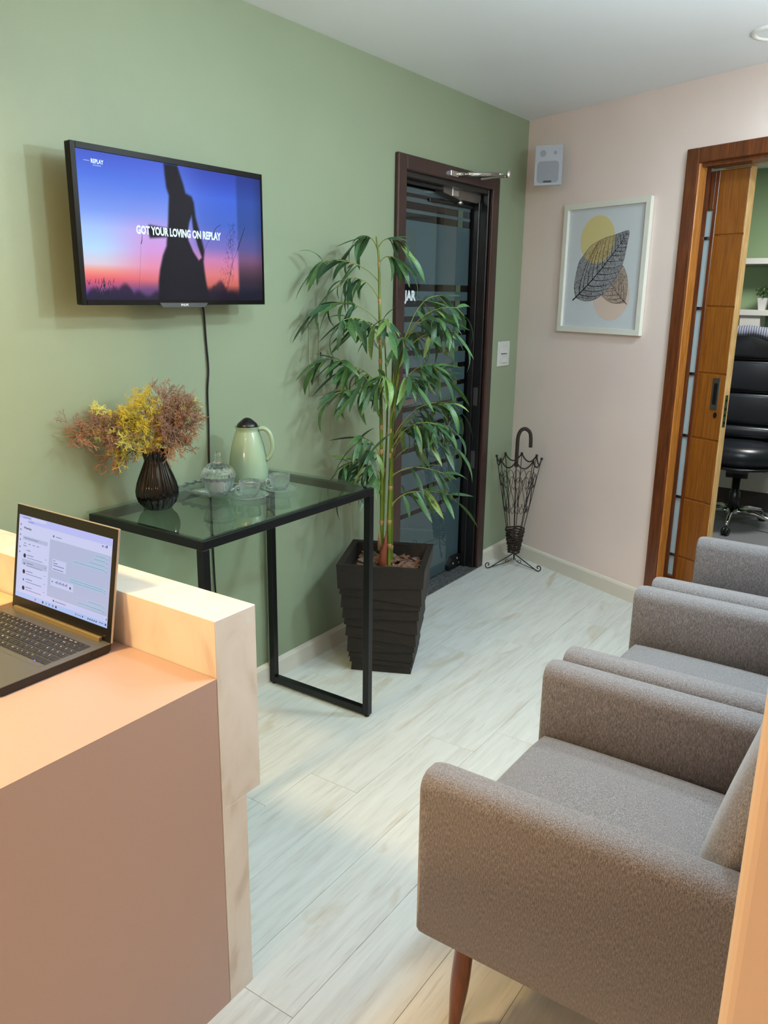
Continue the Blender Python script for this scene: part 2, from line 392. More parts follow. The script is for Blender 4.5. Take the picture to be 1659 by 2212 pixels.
# door closer
cl = put('closer_body', prism([(-.845, 2.028), (-.845, 2.066), (-.70, 2.074), (-.50, 2.074), (-.462, 2.062), (-.462, 2.026), (-.50, 2.008), (-.70, 2.012)], 'x', -.085, -.036), SATIN, d1)
put('end_plate', box(-.0358, -.033, -.76, -.70, 2.02, 2.068, .001), CHROME, cl)
put('spindle_cap', lathe([(.012, 0), (.014, .006), (.014, .016), (.010, .020), (0, .020)], 16), CHROME, cl, True, loc=(-.06, -.64, 1.992))
put('spindle', lathe([(.012, 0), (.012, .012), (0, .012)], 12), CHROME, cl, True, loc=(-.06, -.64, 2.074))
put('mount_plate', box(-.086, -.078, -.90, -.46, 1.985, 2.0, .001), BLKPL, cl)
b = tube(smoothpts([(-.06, -.645, 2.084), (-.045, -.625, 2.092), (-.02, -.60, 2.108), (.05, -.56, 2.118), (.15, -.532, 2.126)], 4), .006, 8)
put('closer_arm', b, SATIN, d1, True)
P0, P1 = Vector((.03, -.845, 2.106)), Vector((.15, -.532, 2.134)); dd = P1-P0
b = tube([P0+dd*.22, P0+dd*.80], .010, 12); tube([P0+dd*.14, P0+dd*.22], .006, 8, bm=b); tube([P0+dd*.80, P0+dd*.90], .006, 8, bm=b)
st = put('closer_strut', b, CHROME, d1, True)
put('pivot_joint', lathe([(.010, -.016), (.012, -.012), (.012, .012), (.009, .018), (0, .018)], 14), CHROME, st, True, loc=P1)
b = tube([P0+dd*.02, P0+dd*.15], .009, 10); put('fork_joint', b, CHROME, st, True)
put('shoe_bracket', box(.02, .036, -.90, -.83, 2.094, 2.118, .002), CHROME, st)
for zz in (.648, 1.004):
    put('hinge_plate', box(-.042, -.016, -.4455, -.4435, zz-.05, zz+.05, .0005), SATIN, d1)

# dark corridor behind the glass
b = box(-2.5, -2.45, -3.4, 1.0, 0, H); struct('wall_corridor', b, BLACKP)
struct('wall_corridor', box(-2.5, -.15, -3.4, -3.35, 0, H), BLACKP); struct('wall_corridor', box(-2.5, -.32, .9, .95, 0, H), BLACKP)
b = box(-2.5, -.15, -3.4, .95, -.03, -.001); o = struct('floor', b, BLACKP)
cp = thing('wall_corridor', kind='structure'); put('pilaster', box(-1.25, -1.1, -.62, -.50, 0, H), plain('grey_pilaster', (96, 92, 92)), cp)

# ---------------------------------------------------------------- office door (door_2): local frame of the pink wall
d2 = thing('door_2', kind='structure', rotz=PHI)
b = bmesh.new()
box(1.100, 1.168, -.022, 0, 0, 2.192, .004, 2, bm=b); box(1.992, 2.06, -.022, 0, 0, 2.192, .004, 2, bm=b); box(1.168, 1.992, -.022, 0, 2.128, 2.192, .004, 2, bm=b)
put('door_casing', b, REDWOOD, d2)
b = bmesh.new()
box(1.130, 1.172, -.016, .043, 0, 2.128, .010, 4, bm=b, only=lambda e: abs(e.verts[0].co.z-e.verts[1].co.z) > 1)
put('rounded_jamb', b, ORWOOD, d2)
b = bmesh.new(); box(1.130, 1.150, .043, .095, 0, 2.128, bm=b); box(1.172, 2.018, 0, .095, 2.112, 2.132, bm=b); box(1.996, 2.018, 0, .095, 0, 2.112, bm=b)
put('door_jamb', b, REDWOOD, d2)
put('sliding_rail', box(1.2, 2.9, .104, .14, 2.112, 2.16, .003), PALEW, d2)
# sliding leaf: right edge at s=1.335+
LX0, LX1, LY0, LY1 = .62, 1.350, .103, .139
lf = put('sliding_leaf', None or (lambda: (lambda b: b)(box(1.178, LX1-.001, LY0+.002, LY1, .012, 2.105, .001)))(), LEAFW, d2)
b = bmesh.new(); zs = [0.012, .287, .590, .897, 1.208, 1.512, 1.826, 2.105]
for a, c in zip(zs[:-1], zs[1:]):
    box(1.196, LX1-.0015, LY0-.003, LY0+.002, a+.004, c-.004, .002, 1, bm=b)
    put('veneer_panel', b, LEAFW, lf); b = bmesh.new()
b.free()
put('leaf_edge', box(LX1-.001, LX1+.002, LY0-.002, LY1, .012, 2.105, .0005), PALEW, lf)
put('stile', box(1.174, 1.196, LY0-.003, LY1, .012, 2.105, .003), REDWOOD, lf)
put('stile', box(.66, .71, LY0, LY1, .012, 2.105, .003), REDWOOD, lf)
b = box(.71, 1.1735, LY0, LY1, 1.94, 2.105, .002); box(.71, 1.1735, LY0, LY1, .012, .17, .002, bm=b); put('leaf_rail', b, REDWOOD, lf)
zs2 = [.17, .284, .587, .897, 1.197, 1.503, 1.817, 1.94]
for a, c in zip(zs2[:-1], zs2[1:]):
    put('frosted_pane', box(.71, 1.1735, LY0+.010, LY0+.015, a+.006, c-.006), FROST2, lf)
for z in zs2[1:-1]: put('glazing_bar', box(.71, 1.1735, LY0+.004, LY1-.004, z-.007, z+.007, .001), SATIN, lf)
hp = put('pull_handle', box(1.283, 1.323, LY0-.0065, LY0-.003, 1.042, 1.190, .001), SATIN, lf)
put('pull_recess', box(1.293, 1.313, LY0-.0072, LY0-.0065, 1.066, 1.166, .0003), BLKPL, hp)
b = bmesh.new(); lathe([(.009, 0), (.009, .004), (0, .004)], 16, bm=b); bmesh.ops.scale(b, verts=b.verts, vec=(1, 1.5, 1)); bmesh.ops.rotate(b, verts=b.verts, matrix=Matrix.Rotation(R(90), 3, 'X'))
put('keyhole_cover', b, BLKPL, lf, loc=(1.316, LY0-.003, 1.018))
lk = put('latch_plate', box(LX1+.002, LX1+.0035, LY0+.006, LY0+.026, .965, 1.115), SATIN, lf)
for zz in (.985, 1.02, 1.05, 1.09): put('latch_slot', box(LX1+.0035, LX1+.0042, LY0+.010, LY0+.022, zz-.006, zz+.006), BLKPL, lk)

# ---------------------------------------------------------------- office room
struct('wall_office', box(-.6, 3.6, 2.4, 2.5, 0, H), OFFGREEN)
struct('wall_office', box(-.7, -.6, .3, 2.5, 0, H), OFFGREEN); struct('wall_office', box(3.6, 3.7, -1.4, 2.5, 0, H), OFFGREEN)
of = thing('floor', kind='structure')
TILE = plain('grey_floor_tile', (128, 130, 132), .25)
tm = {}
put('tile_bed', box(-.6, 3.6, -1.5, 2.4, -.03, -.004), SEAM, of)
put('tile_bed', box(0, .001, 0, .001, -.01, -.005), SEAM, of) if False else None
for i in range(-3, 5):
    for k in range(-3, 5):
        x0, y0 = .965+i*.6, -.06+k*.6; cx, cy = x0+.3, y0+.3
        dm = [Vector((xx, yy, 0)).dot(n_w) for xx in (x0, x0+.6) for yy in (y0, y0+.6)]
        if max(dm) < .01 or x0 < -.9 or x0 > 3.4 or y0 > 2.35: continue
        bm = box(-.2985, .2985, -.2985, .2985, -.004, -.0005, .0008)
        if min(dm) < .001:
            bmesh.ops.bisect_plane(bm, geom=bm.verts[:]+bm.edges[:]+bm.faces[:], plane_co=Vector((-cx, -cy, 0))+n_w*.0005, plane_no=n_w, clear_inner=True)
            if not bm.faces: bm.free(); continue
            put('floor_tile', bm, TILE, of, loc=(cx, cy, 0))
        elif 't' in tm: bm.free(); put('floor_tile', tm['t'], None, of, loc=(cx, cy, 0))
        else: tm['t'] = put('floor_tile', bm, TILE, of, loc=(cx, cy, 0)).data

WHITEL = plain('white_lacquer', (214, 212, 206), .35)
cb = thing('office_cabinet', 'low white office cabinet with silver handle strip behind the desk chair', 'cabinet', (1.5, 2.2, 0))
put('plinth', box(-1.4, 1.4, -.17, .19, 0, .15), plain('dark_plinth', (70, 62, 58)), cb)
put('carcass', box(-1.4, 1.4, -.18, .19, .15, .60, .002), WHITEL, cb)
for i in range(5):
    x0 = -1.4+i*.56
    dr = put('drawer_front', box(x0+.003, x0+.557, -.20, -.18, .153, .31, .002), WHITEL, cb)
    put('handle_strip', box(x0+.003, x0+.557, -.212, -.20, .305, .313, .001), CHROME, dr)
    put('drawer_front', box(x0+.003, x0+.557, -.20, -.18, .318, .598, .002), WHITEL, cb)
sh = thing('wall_shelf', 'white box shelf on the green office wall seen through the doorway', 'shelf', (1.5, 2.39, 1.45))
SF = -.26
put('shelf_board', box(-1.0, 1.6, SF, 0, .345, .385, .001), WHITEL, sh)
put('shelf_board', box(-1.0, 1.6, SF, 0, -.018, .022, .001), WHITEL, sh)
put('divider', box(-.475, -.44, SF, 0, .022, .345, .001), WHITEL, sh)
put('divider', box(-.72, -.58, SF+.02, -.03, -.12, -.018, .001), WHITEL, sh)
put('divider', box(.6, .635, SF, 0, .022, .345, .001), WHITEL, sh)
pt = thing('small_potted_plant', 'tiny green plant in a white square tapered pot on the office shelf', 'plant', (.912, 2.22, 1.472))
b = bmesh.new(); r0, r1, hh = .022, .034, .085
A = [b.verts.new((sx*r0, sy*r0, 0)) for sx, sy in ((-1, -1), (1, -1), (1, 1), (-1, 1))]; B = [b.verts.new((sx*r1, sy*r1, hh)) for sx, sy in ((-1, -1), (1, -1), (1, 1), (-1, 1))]
b.faces.new(A[::-1]); b.faces.new(B); [b.faces.new((A[i], A[(i+1) % 4], B[(i+1) % 4], B[i])) for i in range(4)]
put('pot', b, WHITEPL, pt)
b = bmesh.new(); rg = random.Random(3)
for i in range(150):
    a = rg.uniform(0, 6.28); e = rg.uniform(.1, 1.4); rr = rg.uniform(.02, .07)
    p = Vector((rr*math.cos(a)*math.cos(e), rr*math.sin(a)*math.cos(e), hh+.01+rr*1.1*math.sin(e)))
    n_ = Vector((rg.uniform(-1, 1), rg.uniform(-1, 1), rg.uniform(-.2, 1))).normalized(); t1 = n_.orthogonal().normalized()*.011; t2 = n_.cross(t1).normalized()*.006
    b.faces.new([b.verts.new(q) for q in (p-t1, p-t2, p+t1+n_*.003, p+t2)])
o = put('foliage', b, plain('small_foliage', (58, 88, 46), .5), pt, kind='stuff')
b = bmesh.new()
for i in range(14):
    a = rg.uniform(0, 6.28); tube([(0, 0, hh), (.03*math.cos(a), .03*math.sin(a), hh+rg.uniform(.03, .08))], .0012, 4, bm=b)
put('stems', b, plain('plant_stem', (80, 96, 50)), pt)

# office chair
LEATH = plain('black_leather', (26, 30, 36), .32, 0, .6, .15, 60)
oc = thing('office_chair', 'high-backed black leather swivel chair with padded panels behind the office doorway', 'chair', (1.02, 1.50, 0), R(8))
def pad(x0, x1, y0, y1, z0, z1, bev, mat=LEATH, seg=4):
    return box(x0, x1, y0, y1, z0, z1, bev, seg)
b = lathe([(0, .44), (.22, .445), (.262, .47), (.268, .53), (.25, .575), (.18, .592), (0, .597)], 40); bmesh.ops.scale(b, verts=b.verts, vec=(1, .95, 1)); put('seat', b, LEATH, oc, True)
put('seat_rim', lathe([(.262, .436), (.27, .44), (.27, .45), (.262, .454)], 40), BLKPL, oc, True)
bkroot = put('backrest', box(-.25, .25, .20, .27, .56, 1.33, .03, 4), LEATH, oc, True)
for (z0, z1, wd, yy) in ((.60, .69, .19, .12), (.695, .92, .175, .135), (.925, 1.145, .175, .13), (1.15, 1.345, .185, .12)):
    b = pad(-wd, wd, yy, .22, z0+.003, z1-.003, .028); put('back_pad', b, LEATH, bkroot, True)
for s in (-1, 1):
    b = pad(s*.18, s*.25, .16, .24, .60, 1.30, .025); put('side_bolster', b, LEATH, bkroot, True)
put('mechanism', prism([(-.12, .44), (.16, .44), (.15, .40), (.06, .36), (-.05, .35), (-.10, .39)], 'x', -.07, .07), BLKPL, oc)
put('gas_column', lathe([(.036, .12), (.036, .24), (.028, .245), (.028, .36), (0, .36)], 20), BLKPL, oc, True)
put('base_hub', lathe([(.045, .085), (.05, .10), (.045, .125), (0, .13)], 20), CHROME, oc, True)
CHR2 = CHROME
for k in range(5):
    a = R(-90-3+72*k); dx, dy = math.cos(a), math.sin(a)
    b = tube([(dx*.03, dy*.03, .110), (dx*.15, dy*.15, .112), (dx*.27, dy*.27, .088), (dx*.30, dy*.30, .070)], [.020, .017, .013, .010], 8)
    lg = put('base_arm', b, CHR2, oc, True)
    px, py = dx*.30, dy*.30
    b = bmesh.new(); ca = a+R(70); ax_ = Vector((math.cos(ca), math.sin(ca), 0))
    for s in (-1, 1):
        c0 = Vector((px, py, .027))+ax_*s*.012
        tube([c0-ax_*.009, c0+ax_*.009], .027, 16, bm=b)
    put('caster', b, BLKPL, lg, True)
# jacket
def m_stripe():
    k = M('grey_pinstripe_cloth'); v = k.coord((1, 1, 1), 'Generated'); wv = k.n('ShaderNodeTexWave'); wv.inputs['Scale'].default_value = 12; wv.inputs['Distortion'].default_value = .6; k.l(v, wv.inputs['Vector'])
    k.l(k.ramp(wv.outputs[0], [(.70, lin((84, 90, 104))), (.95, lin((150, 155, 168)))]), k.b.inputs['Base Color']); k.b.inputs['Roughness'].default_value = .9
    return k.m
b = bmesh.new(); nu, nv = 14, 18; gr = []
for i in range(nu+1):
    row = []
    for j in range(nv+1):
        u, v_ = i/nu, j/nv
        x = -.235+u*.51; fold = .008*math.sin(u*19+v_*3)+.006*math.sin(u*7)
        L_ = v_*1.0
        if L_ < .10: y, z = .10+fold, 1.33-.05*(1-L_/.10)*(.4+1.2*abs(u-.5)) if False else 1.352-(.10-L_)*(.5+1.4*max(0, u-.55)*2)
        elif L_ < .25: t = (L_-.10)/.15; y, z = .10+t*.19, 1.352+.018*math.sin(t*math.pi)
        else: y, z = .29+fold*2, 1.352-(L_-.25)*.9
        if u > .86: x = .235+(u-.86)*.35; z -= (u-.86)*.9
        row.append(b.verts.new((x, y, z+fold*.5)))
    gr.append(row)
for i in range(nu):
    for j in range(nv): b.faces.new((gr[i][j], gr[i+1][j], gr[i+1][j+1], gr[i][j+1]))
# the sleeve that hangs over the right edge of the back
tube([(.235, .20, 1.33), (.285, .155, 1.22), (.31, .15, 1.05), (.315, .16, .86)], [.05, .055, .05, .042], 12, bm=b)
bmesh.ops.recalc_face_normals(b, faces=b.faces)
o = put('jacket', b, m_stripe(), None, True, loc=(1.02, 1.50, 0), rot=(0, 0, R(8)), label='grey pinstriped jacket hung over the back of the black leather office chair', cat='jacket')
o.modifiers.new('s', 'SOLIDIFY').thickness = .004

# ================================================================ RECEPTION DESK AND COUNTER
KX = .9988
dk = thing('reception_desk', 'dusty rose laminate reception desk with a full-height side panel under the laptop', 'desk', (KX, -3.9, 0))
put('desktop', prism([(-KX+.005, .798), (0, .798), (0, .7962), (-.0254, .7962), (-.0254, .772), (-KX+.005, .772)], 'y', -1.0, .467), TAUPE, dk)
put('side_panel', box(-.025, 0, -1.0, .467, .0, .7960), TAUPE, dk)
ct = thing('reception_counter', 'cream marble-look counter screen wall with a thicker top block behind the laptop', 'counter', (KX, -3.37, 0))
put('upper_block', box(-KX+.004, 0, -.061, .055, .495, .921, .0008), MARBLE, ct)
put('lower_panel', box(-KX+.02, -.0002, -.061, .012, 0, .4945, .0008), MARBLE, ct)

# laptop
LGREY = plain('laptop_grey', (112, 110, 104), .35, .5); LGOLD = plain('champagne_hinge', (176, 156, 112), .3, .6); KEYM = plain('key_black', (40, 38, 36), .45)
LX, LY = .5425, -3.60
lp = thing('laptop', 'open grey laptop showing a chat window on the reception desk', 'laptop', (LX, LY, .798))
b = prism([(-.128, .004), (-.122, .001), (.118, .001), (.125, .005), (.127, .018), (-.129, .018)], 'x', -.1825, .1825); base = put('base', b, BLKPL, lp)
put('deck', box(-.1825, .1825, -.1295, .126, .018, .0205, .001, 2), LGREY, lp)
put('port', box(.1826, .1832, .078, .092, .008, .014), BLKPL, base)
put('power_light', box(.128, .131, -.02, -.017, .0212, .0216), emis('blue_led', (120, 110, 255), 2), base)
put('touchpad', box(-.085, .02, -.118, -.045, .0204, .0208, .0001), plain('touchpad', (100, 98, 92), .3), lp)
# keys
kb = put('key_well', box(-.172, .163, -.032, .092, .0205, .0207), LGREY, lp)
rows = [
 [('Esc', 1), ('F1', 1), ('F2', 1), ('F3', 1), ('F4', 1), ('F5', 1), ('F6', 1), ('F7', 1), ('F8', 1), ('F9', 1), ('F10', 1), ('F11', 1), ('F12', 1), ('Ins', 1), ('Del', 1), ('Home', 1), ('End', 1), ('-', .9), ('-', .9)],
 [('\'', 1), ('1', 1), ('2', 1), ('3', 1), ('4', 1), ('5', 1), ('6', 1), ('7', 1), ('8', 1), ('9', 1), ('0', 1), ('-', 1), ('=', 1), ('<', 1.7), ('Num', 1), ('/', 1), ('*', 1), ('-', 1)],
 [('>', 1.4), ('Q', 1), ('W', 1), ('E', 1), ('R', 1), ('T', 1), ('Y', 1), ('U', 1), ('I', 1), ('O', 1), ('P', 1), ('\'', 1), ('[', 1), ('', 1.3), ('7', 1), ('8', 1), ('9', 1), ('+', 1)],
 [('o', 1.6), ('A', 1), ('S', 1), ('D', 1), ('F', 1), ('G', 1), ('H', 1), ('J', 1), ('K', 1), ('L', 1), ('C', 1), ('~', 1), (']', 1), ('', 1.1), ('4', 1), ('5', 1), ('6', 1), ('+', 1)],
 [('^', 1.2), ('\\', 1), ('Z', 1), ('X', 1), ('C', 1), ('V', 1), ('B', 1), ('N', 1), ('M', 1), (',', 1), ('.', 1), (';', 1), ('/', 1), ('^', 1.5), ('1', 1), ('2', 1), ('3', 1), ('', 1)],
 [('Ctrl', 1.2), ('Fn', 1), ('', 1), ('Alt', 1), ('', 5), ('Alt', 1), ('?', 1), ('Ctrl', 1), ('<', 1), ('v', 1), ('>', 1), ('0', 1.7), (',', 1), ('', 1)]]
KW = .335
km = {}
LEG = plain('key_legend', (226, 222, 210), .6)
txtbm = bmesh.new()
glyph = {}
def glyph_mesh(s):
    if s not in glyph:
        c = bpy.data.curves.new('g', 'FONT'); c.body = s; c.size = .0062 if len(s) == 1 else .0042; c.resolution_u = 1; c.offset = .0001
        o = bpy.data.objects.new('g', c); C.objects.link(o)
        me = bpy.data.meshes.new_from_object(o.evaluated_get(bpy.context.evaluated_depsgraph_get())); bpy.data.objects.remove(o); bpy.data.curves.remove(c); glyph[s] = me
    return glyph[s]
zt = .0222
for ri, row in enumerate(rows):
    tot = sum(k[1] for k in row); x = -.171; y1 = .090-ri*.0197+(.004 if ri == 0 else 0); hh = .0165 if ri else .0115
    if ri == 0: y1 = .090
    else: y1 = .0765-(ri-1)*.0195
    for s, wd in row:
        ww = wd/tot*KW; g = .0013
        key = (round(ww, 4), hh)
        if key not in km:
            km[key] = put('key', box(-ww/2+g, ww/2-g, -hh/2, hh/2, .0207, zt, .0006), KEYM, lp, loc=(x+ww/2, y1-hh/2, 0)).data
        else: put('key', km[key], None, lp, loc=(x+ww/2, y1-hh/2, 0))
        if s and s.strip():
            me = glyph_mesh(s).copy(); me.transform(Matrix.Translation((x+.0035, y1-.0075, zt+.0001))); txtbm.from_mesh(me); bpy.data.meshes.remove(me)
        x += ww
put('key_legend', txtbm, LEG, lp, kind='stuff')
# lid, local frame: origin at hinge
LM = basis((.36-LX, -3.475-LY, .815-.798), (1, 0, 0), (0, .042, .247))
def lidbox(name, x0, x1, v0, v1, d0, d1, mat, parent, bev=0, kind=None):
    b = box(x0, x1, v0, v1, d0, d1, bev, 2); b.transform(LM); return put(name, b, mat, parent, kind=kind)
lid = lidbox('screen_lid', -.001, .3665, .002, .2525, -.006, -.0008, plain('lid_silver', (186, 180, 172), .3, .6), lp, .002)
lidbox('bezel', .001, .3645, .004, .2505, -.0008, .0, BLKPL, lid)
lidbox('hinge_bar', .02, .338, -.004, .012, .0, .010, LGOLD, lid, .002)
def E(n, c, s=1): return emis(n, c, s)
S_BG = E('screen_blue_white', (198, 202, 238), .82); S_CH = E('screen_chat_grey', (176, 184, 216), .80); S_TOP = E('screen_tab_bar', (178, 182, 236), .85); S_TX = E('screen_grey_text', (110, 112, 150), .8)
S_GR = E('screen_green_text', (104, 158, 176), .85); S_BUB = E('screen_bubble', (190, 196, 232), .85); S_DK = E('screen_dark', (34, 34, 60), .7); S_TASK = E('screen_taskbar', (170, 190, 236), .85); S_OR = E('screen_orange', (190, 110, 90), .9); S_BL = E('screen_blue', (70, 130, 220), .9); S_GB = E('screen_green_bubble', (170, 190, 218), .82)
disp = lidbox('display', .011, .350, .033, .228, 0, .0004, S_BG, lid)
layers = {}
def q(mat, x0, x1, v0, v1, lay=1):
    b = layers.setdefault(mat.name, (mat, bmesh.new()))[1]; z = .0004+lay*.00008
    b.faces.new([b.verts.new(LM @ Vector(p)) for p in ((x0, v0, z), (x1, v0, z), (x1, v1, z), (x0, v1, z))])
q(S_TOP, .011, .35, .2195, .228); q(S_TOP, .05, .35, .2115, .2195); q(S_CH, .133, .35, .058, .190); q(S_TASK, .011, .35, .033, .045); 
q(S_BG, .06, .115, .2195, .2265, 2)
q(S_BUB, .147, .197, .121, .147, 2); q(S_BUB, .144, .227, .085, .103, 2); q(S_CH, .030, .125, .171, .180); q(S_CH, .030, .128, .112, .126)
for (x0, x1, v) in ((.299, .338, .182), (.292, .338, .174), (.276, .338, .164), (.223, .338, .155), (.213, .338, .108), (.213, .338, .113), (.282, .338, .077), (.245, .338, .067)):
    q(S_GB, x0-.004, .34, v-.0035, v+.004, 2); q(S_GR, x0, x1-.008, v-.0006, v+.0006, 3); q(S_TX, x1-.006, x1, v-.0022, v-.0014, 3)
for (x0, x1, v) in ((.15, .157, .143), (.15, .166, .1375), (.15, .19, .1325), (.15, .188, .1245)): q(S_TX, x0, x1, v-.0008, v+.0008, 3)
for i in range(16): q(S_TX, .160+i*.0029, .162+i*.0029, .0945-.0012*(i % 3), .0955+.0012*(i % 4), 3)
q(S_DK, .214, .219, .090, .095, 3); q(S_DK, .149, .152, .093, .096, 3)
for v in (.134, .115, .096, .077, .058):
    q(S_TX, .049, .074, v+.002, v+.0035, 2); q(S_TX, .049, .11, v-.004, v-.0028, 2); q(S_TX, .118, .124, v+.004, v+.005, 2)
for (cx, cv, m_) in ((.040, .134, S_DK), (.040, .096, S_DK), (.041, .057, S_DK), (.040, .115, S_TX), (.040, .077, S_TX), (.143+.003, .198, S_TX)):
    b = layers.setdefault(m_.name, (m_, bmesh.new()))[1]; rr = .0052 if m_ is S_DK else .003
    b.faces.new([b.verts.new(LM @ Vector((cx+rr*math.cos(a*.5236), cv+rr*math.sin(a*.5236), .0007))) for a in range(12)])
for v in (.205, .193, .181, .169, .152, .14): q(S_TX, .017, .021, v-.002, v+.002, 2)
for x in (.034, .052, .068, .084): q(S_TX, x, x+.009, .1625, .164, 2)
q(S_TX, .034, .09, .175, .1763, 3); q(S_TX, .032, .045, .1565, .158, 2); q(S_TX, .046, .062, .147, .1485, 2); q(S_TX, .155, .175, .197, .1985, 2); q(S_TX, .045, .07, .2145, .2158, 3); q(S_TX, .025, .055, .2225, .224, 3)
for i, x in enumerate((.088, .104, .117, .130, .142, .155, .167)): q((S_OR, S_TASK, S_DK, S_GR, S_BL, S_TX, S_DK)[i], x, x+.005, .0365, .0415, 3)
for x in (.265, .284, .291, .298, .305, .312): q(S_DK, x, x+.003, .0375, .041, 3)
q(S_OR, .24, .244, .037, .0415, 3); q(S_TX, .247, .262, .0385, .0398, 3); q(S_DK, .343, .347, .0375, .042, 3); q(S_TX, .322, .338, .0395, .041, 3); q(S_DK, .3455, .3475, .049, .054, 3)
q(S_BUB, .15, .34, .047, .056, 2); q(S_TX, .165, .205, .0505, .052, 3); q(S_DK, .157, .161, .0495, .0535, 3); q(S_DK, .331, .3345, .205, .2105, 3); q(S_TX, .317, .3215, .205, .209, 3); q(S_TX, .326, .3285, .205, .209, 3)
for mt, bm_ in layers.values(): put('screen_content', bm_, mt, disp, kind='stuff')
text('WhatsApp', .0068, S_DK, 'screen_title', disp, LM @ Matrix.Translation((.046, .199, .0007)), bold=.0002)
text('Lenovo', .0055, plain('bezel_logo', (64, 58, 52), .4), 'bezel_logo', lid, LM @ Matrix.Translation((.024, .018, .0002)))

# notebook with spiral
nb = thing('spiral_notebook', 'cream spiral-bound notebook lying left of the laptop against the counter', 'notebook', (.22, -3.50, .798))
put('cover', box(-.16, .115, -.045, .063, 0, .022, .002), plain('notebook_cover', (214, 190, 150), .6), nb)
b = bmesh.new()
for i in range(34):
    x = -.155+i*.0079
    tube([(x+.001*math.sin(a_), -.050+.006*math.cos(a_), .014+.010*math.sin(a_)) for a_ in [k*math.pi/5 for k in range(11)]], .0011, 4, bm=b, cap=False)
put('spiral', b, plain('white_spiral', (220, 205, 185), .4), nb)

# ================================================================ CONSOLE TABLE
TX0, TX1, TY0, TY1, TZ = .019, .512, -3.004, -2.190, .889
T = .026
tb = thing('console_table', 'black metal console table with a clear glass top against the green wall', 'table', ((TX0+TX1)/2, (TY0+TY1)/2, 0))
ox, oy = (TX0+TX1)/2, (TY0+TY1)/2; ax0, ax1, ay0, ay1 = TX0-ox, TX1-ox, TY0-oy, TY1-oy
for (xx, yy) in ((ax0, ay0), (ax1-T, ay0), (ax0, ay1-T), (ax1-T, ay1-T)):
    lg = put('leg', box(xx, xx+T, yy, yy+T, .008, TZ-T-.0003, .0012), BLACK, tb)
    put('foot', lathe([(.009, 0), (.009, .008)], 12), RUBBER, lg, loc=(xx+T/2, yy+T/2, 0))
put('long_rail', box(ax0, ax0+T, ay0, ay1, TZ-T, TZ, .0012), BLACK, tb); put('long_rail', box(ax1-T, ax1, ay0, ay1, TZ-T, TZ, .0012), BLACK, tb)
for yy in (ay0, ay1-T):
    put('short_rail', box(ax0+T+.0003, ax1-T-.0003, yy, yy+T, TZ-T, TZ, .0012), BLACK, tb)
    put('floor_rail', box(ax0+T+.0003, ax1-T-.0003, yy, yy+T, .009, .009+T, .0012), BLACK, tb)
put('glass_top', box(ax0-.004, ax1+.004, ay0-.004, ay1+.004, TZ+.0015, TZ+.0075, .0008), GLASST, tb)
TT = TZ+.0077
# glass edge tint
# vase
VC = (.155, -2.85)
vp = [(.036, 0), (.043, .003), (.046, .010), (.056, .022), (.0625, .042), (.063, .058), (.058, .082), (.049, .107), (.040, .130), (.0335, .148), (.0325, .153), (.0345, .162), (.039, .178), (.040, .182), (.0375, .181), (.031, .160), (.029, .150), (.036, .12), (.05, .07), (.03, .01), (0, .01)]
flt = [.0, .01, .02, .035, .035, .035, .035, .035, .03, .02, .02, .03, .04, .04, .02, 0, 0, 0, 0, 0, 0]
b = lathe(vp, 120, flute=flt, nf=20)
o = put('vase', b, plain('black_brown_glazed_glass', (7, 4, 3), .05, 0, .45), None, True, loc=(VC[0], VC[1], TT), label='fluted glossy black vase holding dried sprays on the glass table', cat='vase')
# dried sprays
RT = Vector((.827, .562, 0)); FH = Vector((-.562, .827, 0))
YEL = plain('yellow_dried_sprig', (196, 182, 66), .6); YEL2 = plain('lime_yellow_sprig', (214, 216, 120), .6); BRN = plain('dusty_brown_sprig', (142, 114, 98), .6); BRN2 = plain('rust_brown_sprig', (156, 116, 84), .6)
def spray(mat, tgt, rg, label, group, spread=.045, nt=11):
    b = bmesh.new(); base = Vector((0, 0, -.10)); tgt = Vector(tgt); mouth = Vector((rg.uniform(-.018, .018), rg.uniform(-.018, .018), .0))
    mid = mouth+Vector((0, 0, 1))*(tgt.z*.5+.03)+tgt*.25
    stem = [base]+crv(mouth, mid, tgt, 8)
    tube(stem, .0011, 4, bm=b)
    dirn = (stem[-1]-stem[-3]).normalized()
    def twig(p, d, L, lev):
        bend = Vector((rg.uniform(-1, 1), rg.uniform(-1, 1), rg.uniform(-.5, 1))).normalized()*.35
        m = p+d*L*.5; e = m+(d+bend).normalized()*L*.5
        tube([p, m, e], [.0010 if lev else .0007, .0009 if lev else .0006, .0006 if lev else .0002], 3, bm=b, cap=False)
        if lev > 0:
            k = 4 if lev == 1 else 3
            for i in range(k):
                dd_ = (d+Vector((rg.uniform(-1, 1), rg.uniform(-1, 1), rg.uniform(-1, 1)))*.95).normalized()
                twig(e if i < 2 else m, dd_, L*rg.uniform(.5, .75), lev-1)
    for i in range(nt):
        t = rg.uniform(.45, 1); p = stem[1+int(t*8)]
        dd_ = (dirn*.7+Vector((rg.gauss(0, .7), rg.gauss(0, .7), rg.gauss(.15, .6)))).normalized()
        twig(p, dd_, rg.uniform(.6, 1)*spread*.75, 3)
    mn = VC[0]-.006
    for v in b.verts:
        if v.co.x < -mn: v.co.x = -mn+rg.uniform(0, .004)
    o = put('dried_spray', b, mat, None, loc=(VC[0], VC[1], TT+.178), label=label, cat='dried flowers', group=group)
rg = random.Random(11)
def rz(px, py, d=0):
    r = (px-333)*.00147; z = (985-py)*.00152-.01
    p = RT*r+FH*d; p.z = z
    if VC[0]+p.x < .03: p += FH*(-( .03-VC[0]-p.x)/.562); 
    return p
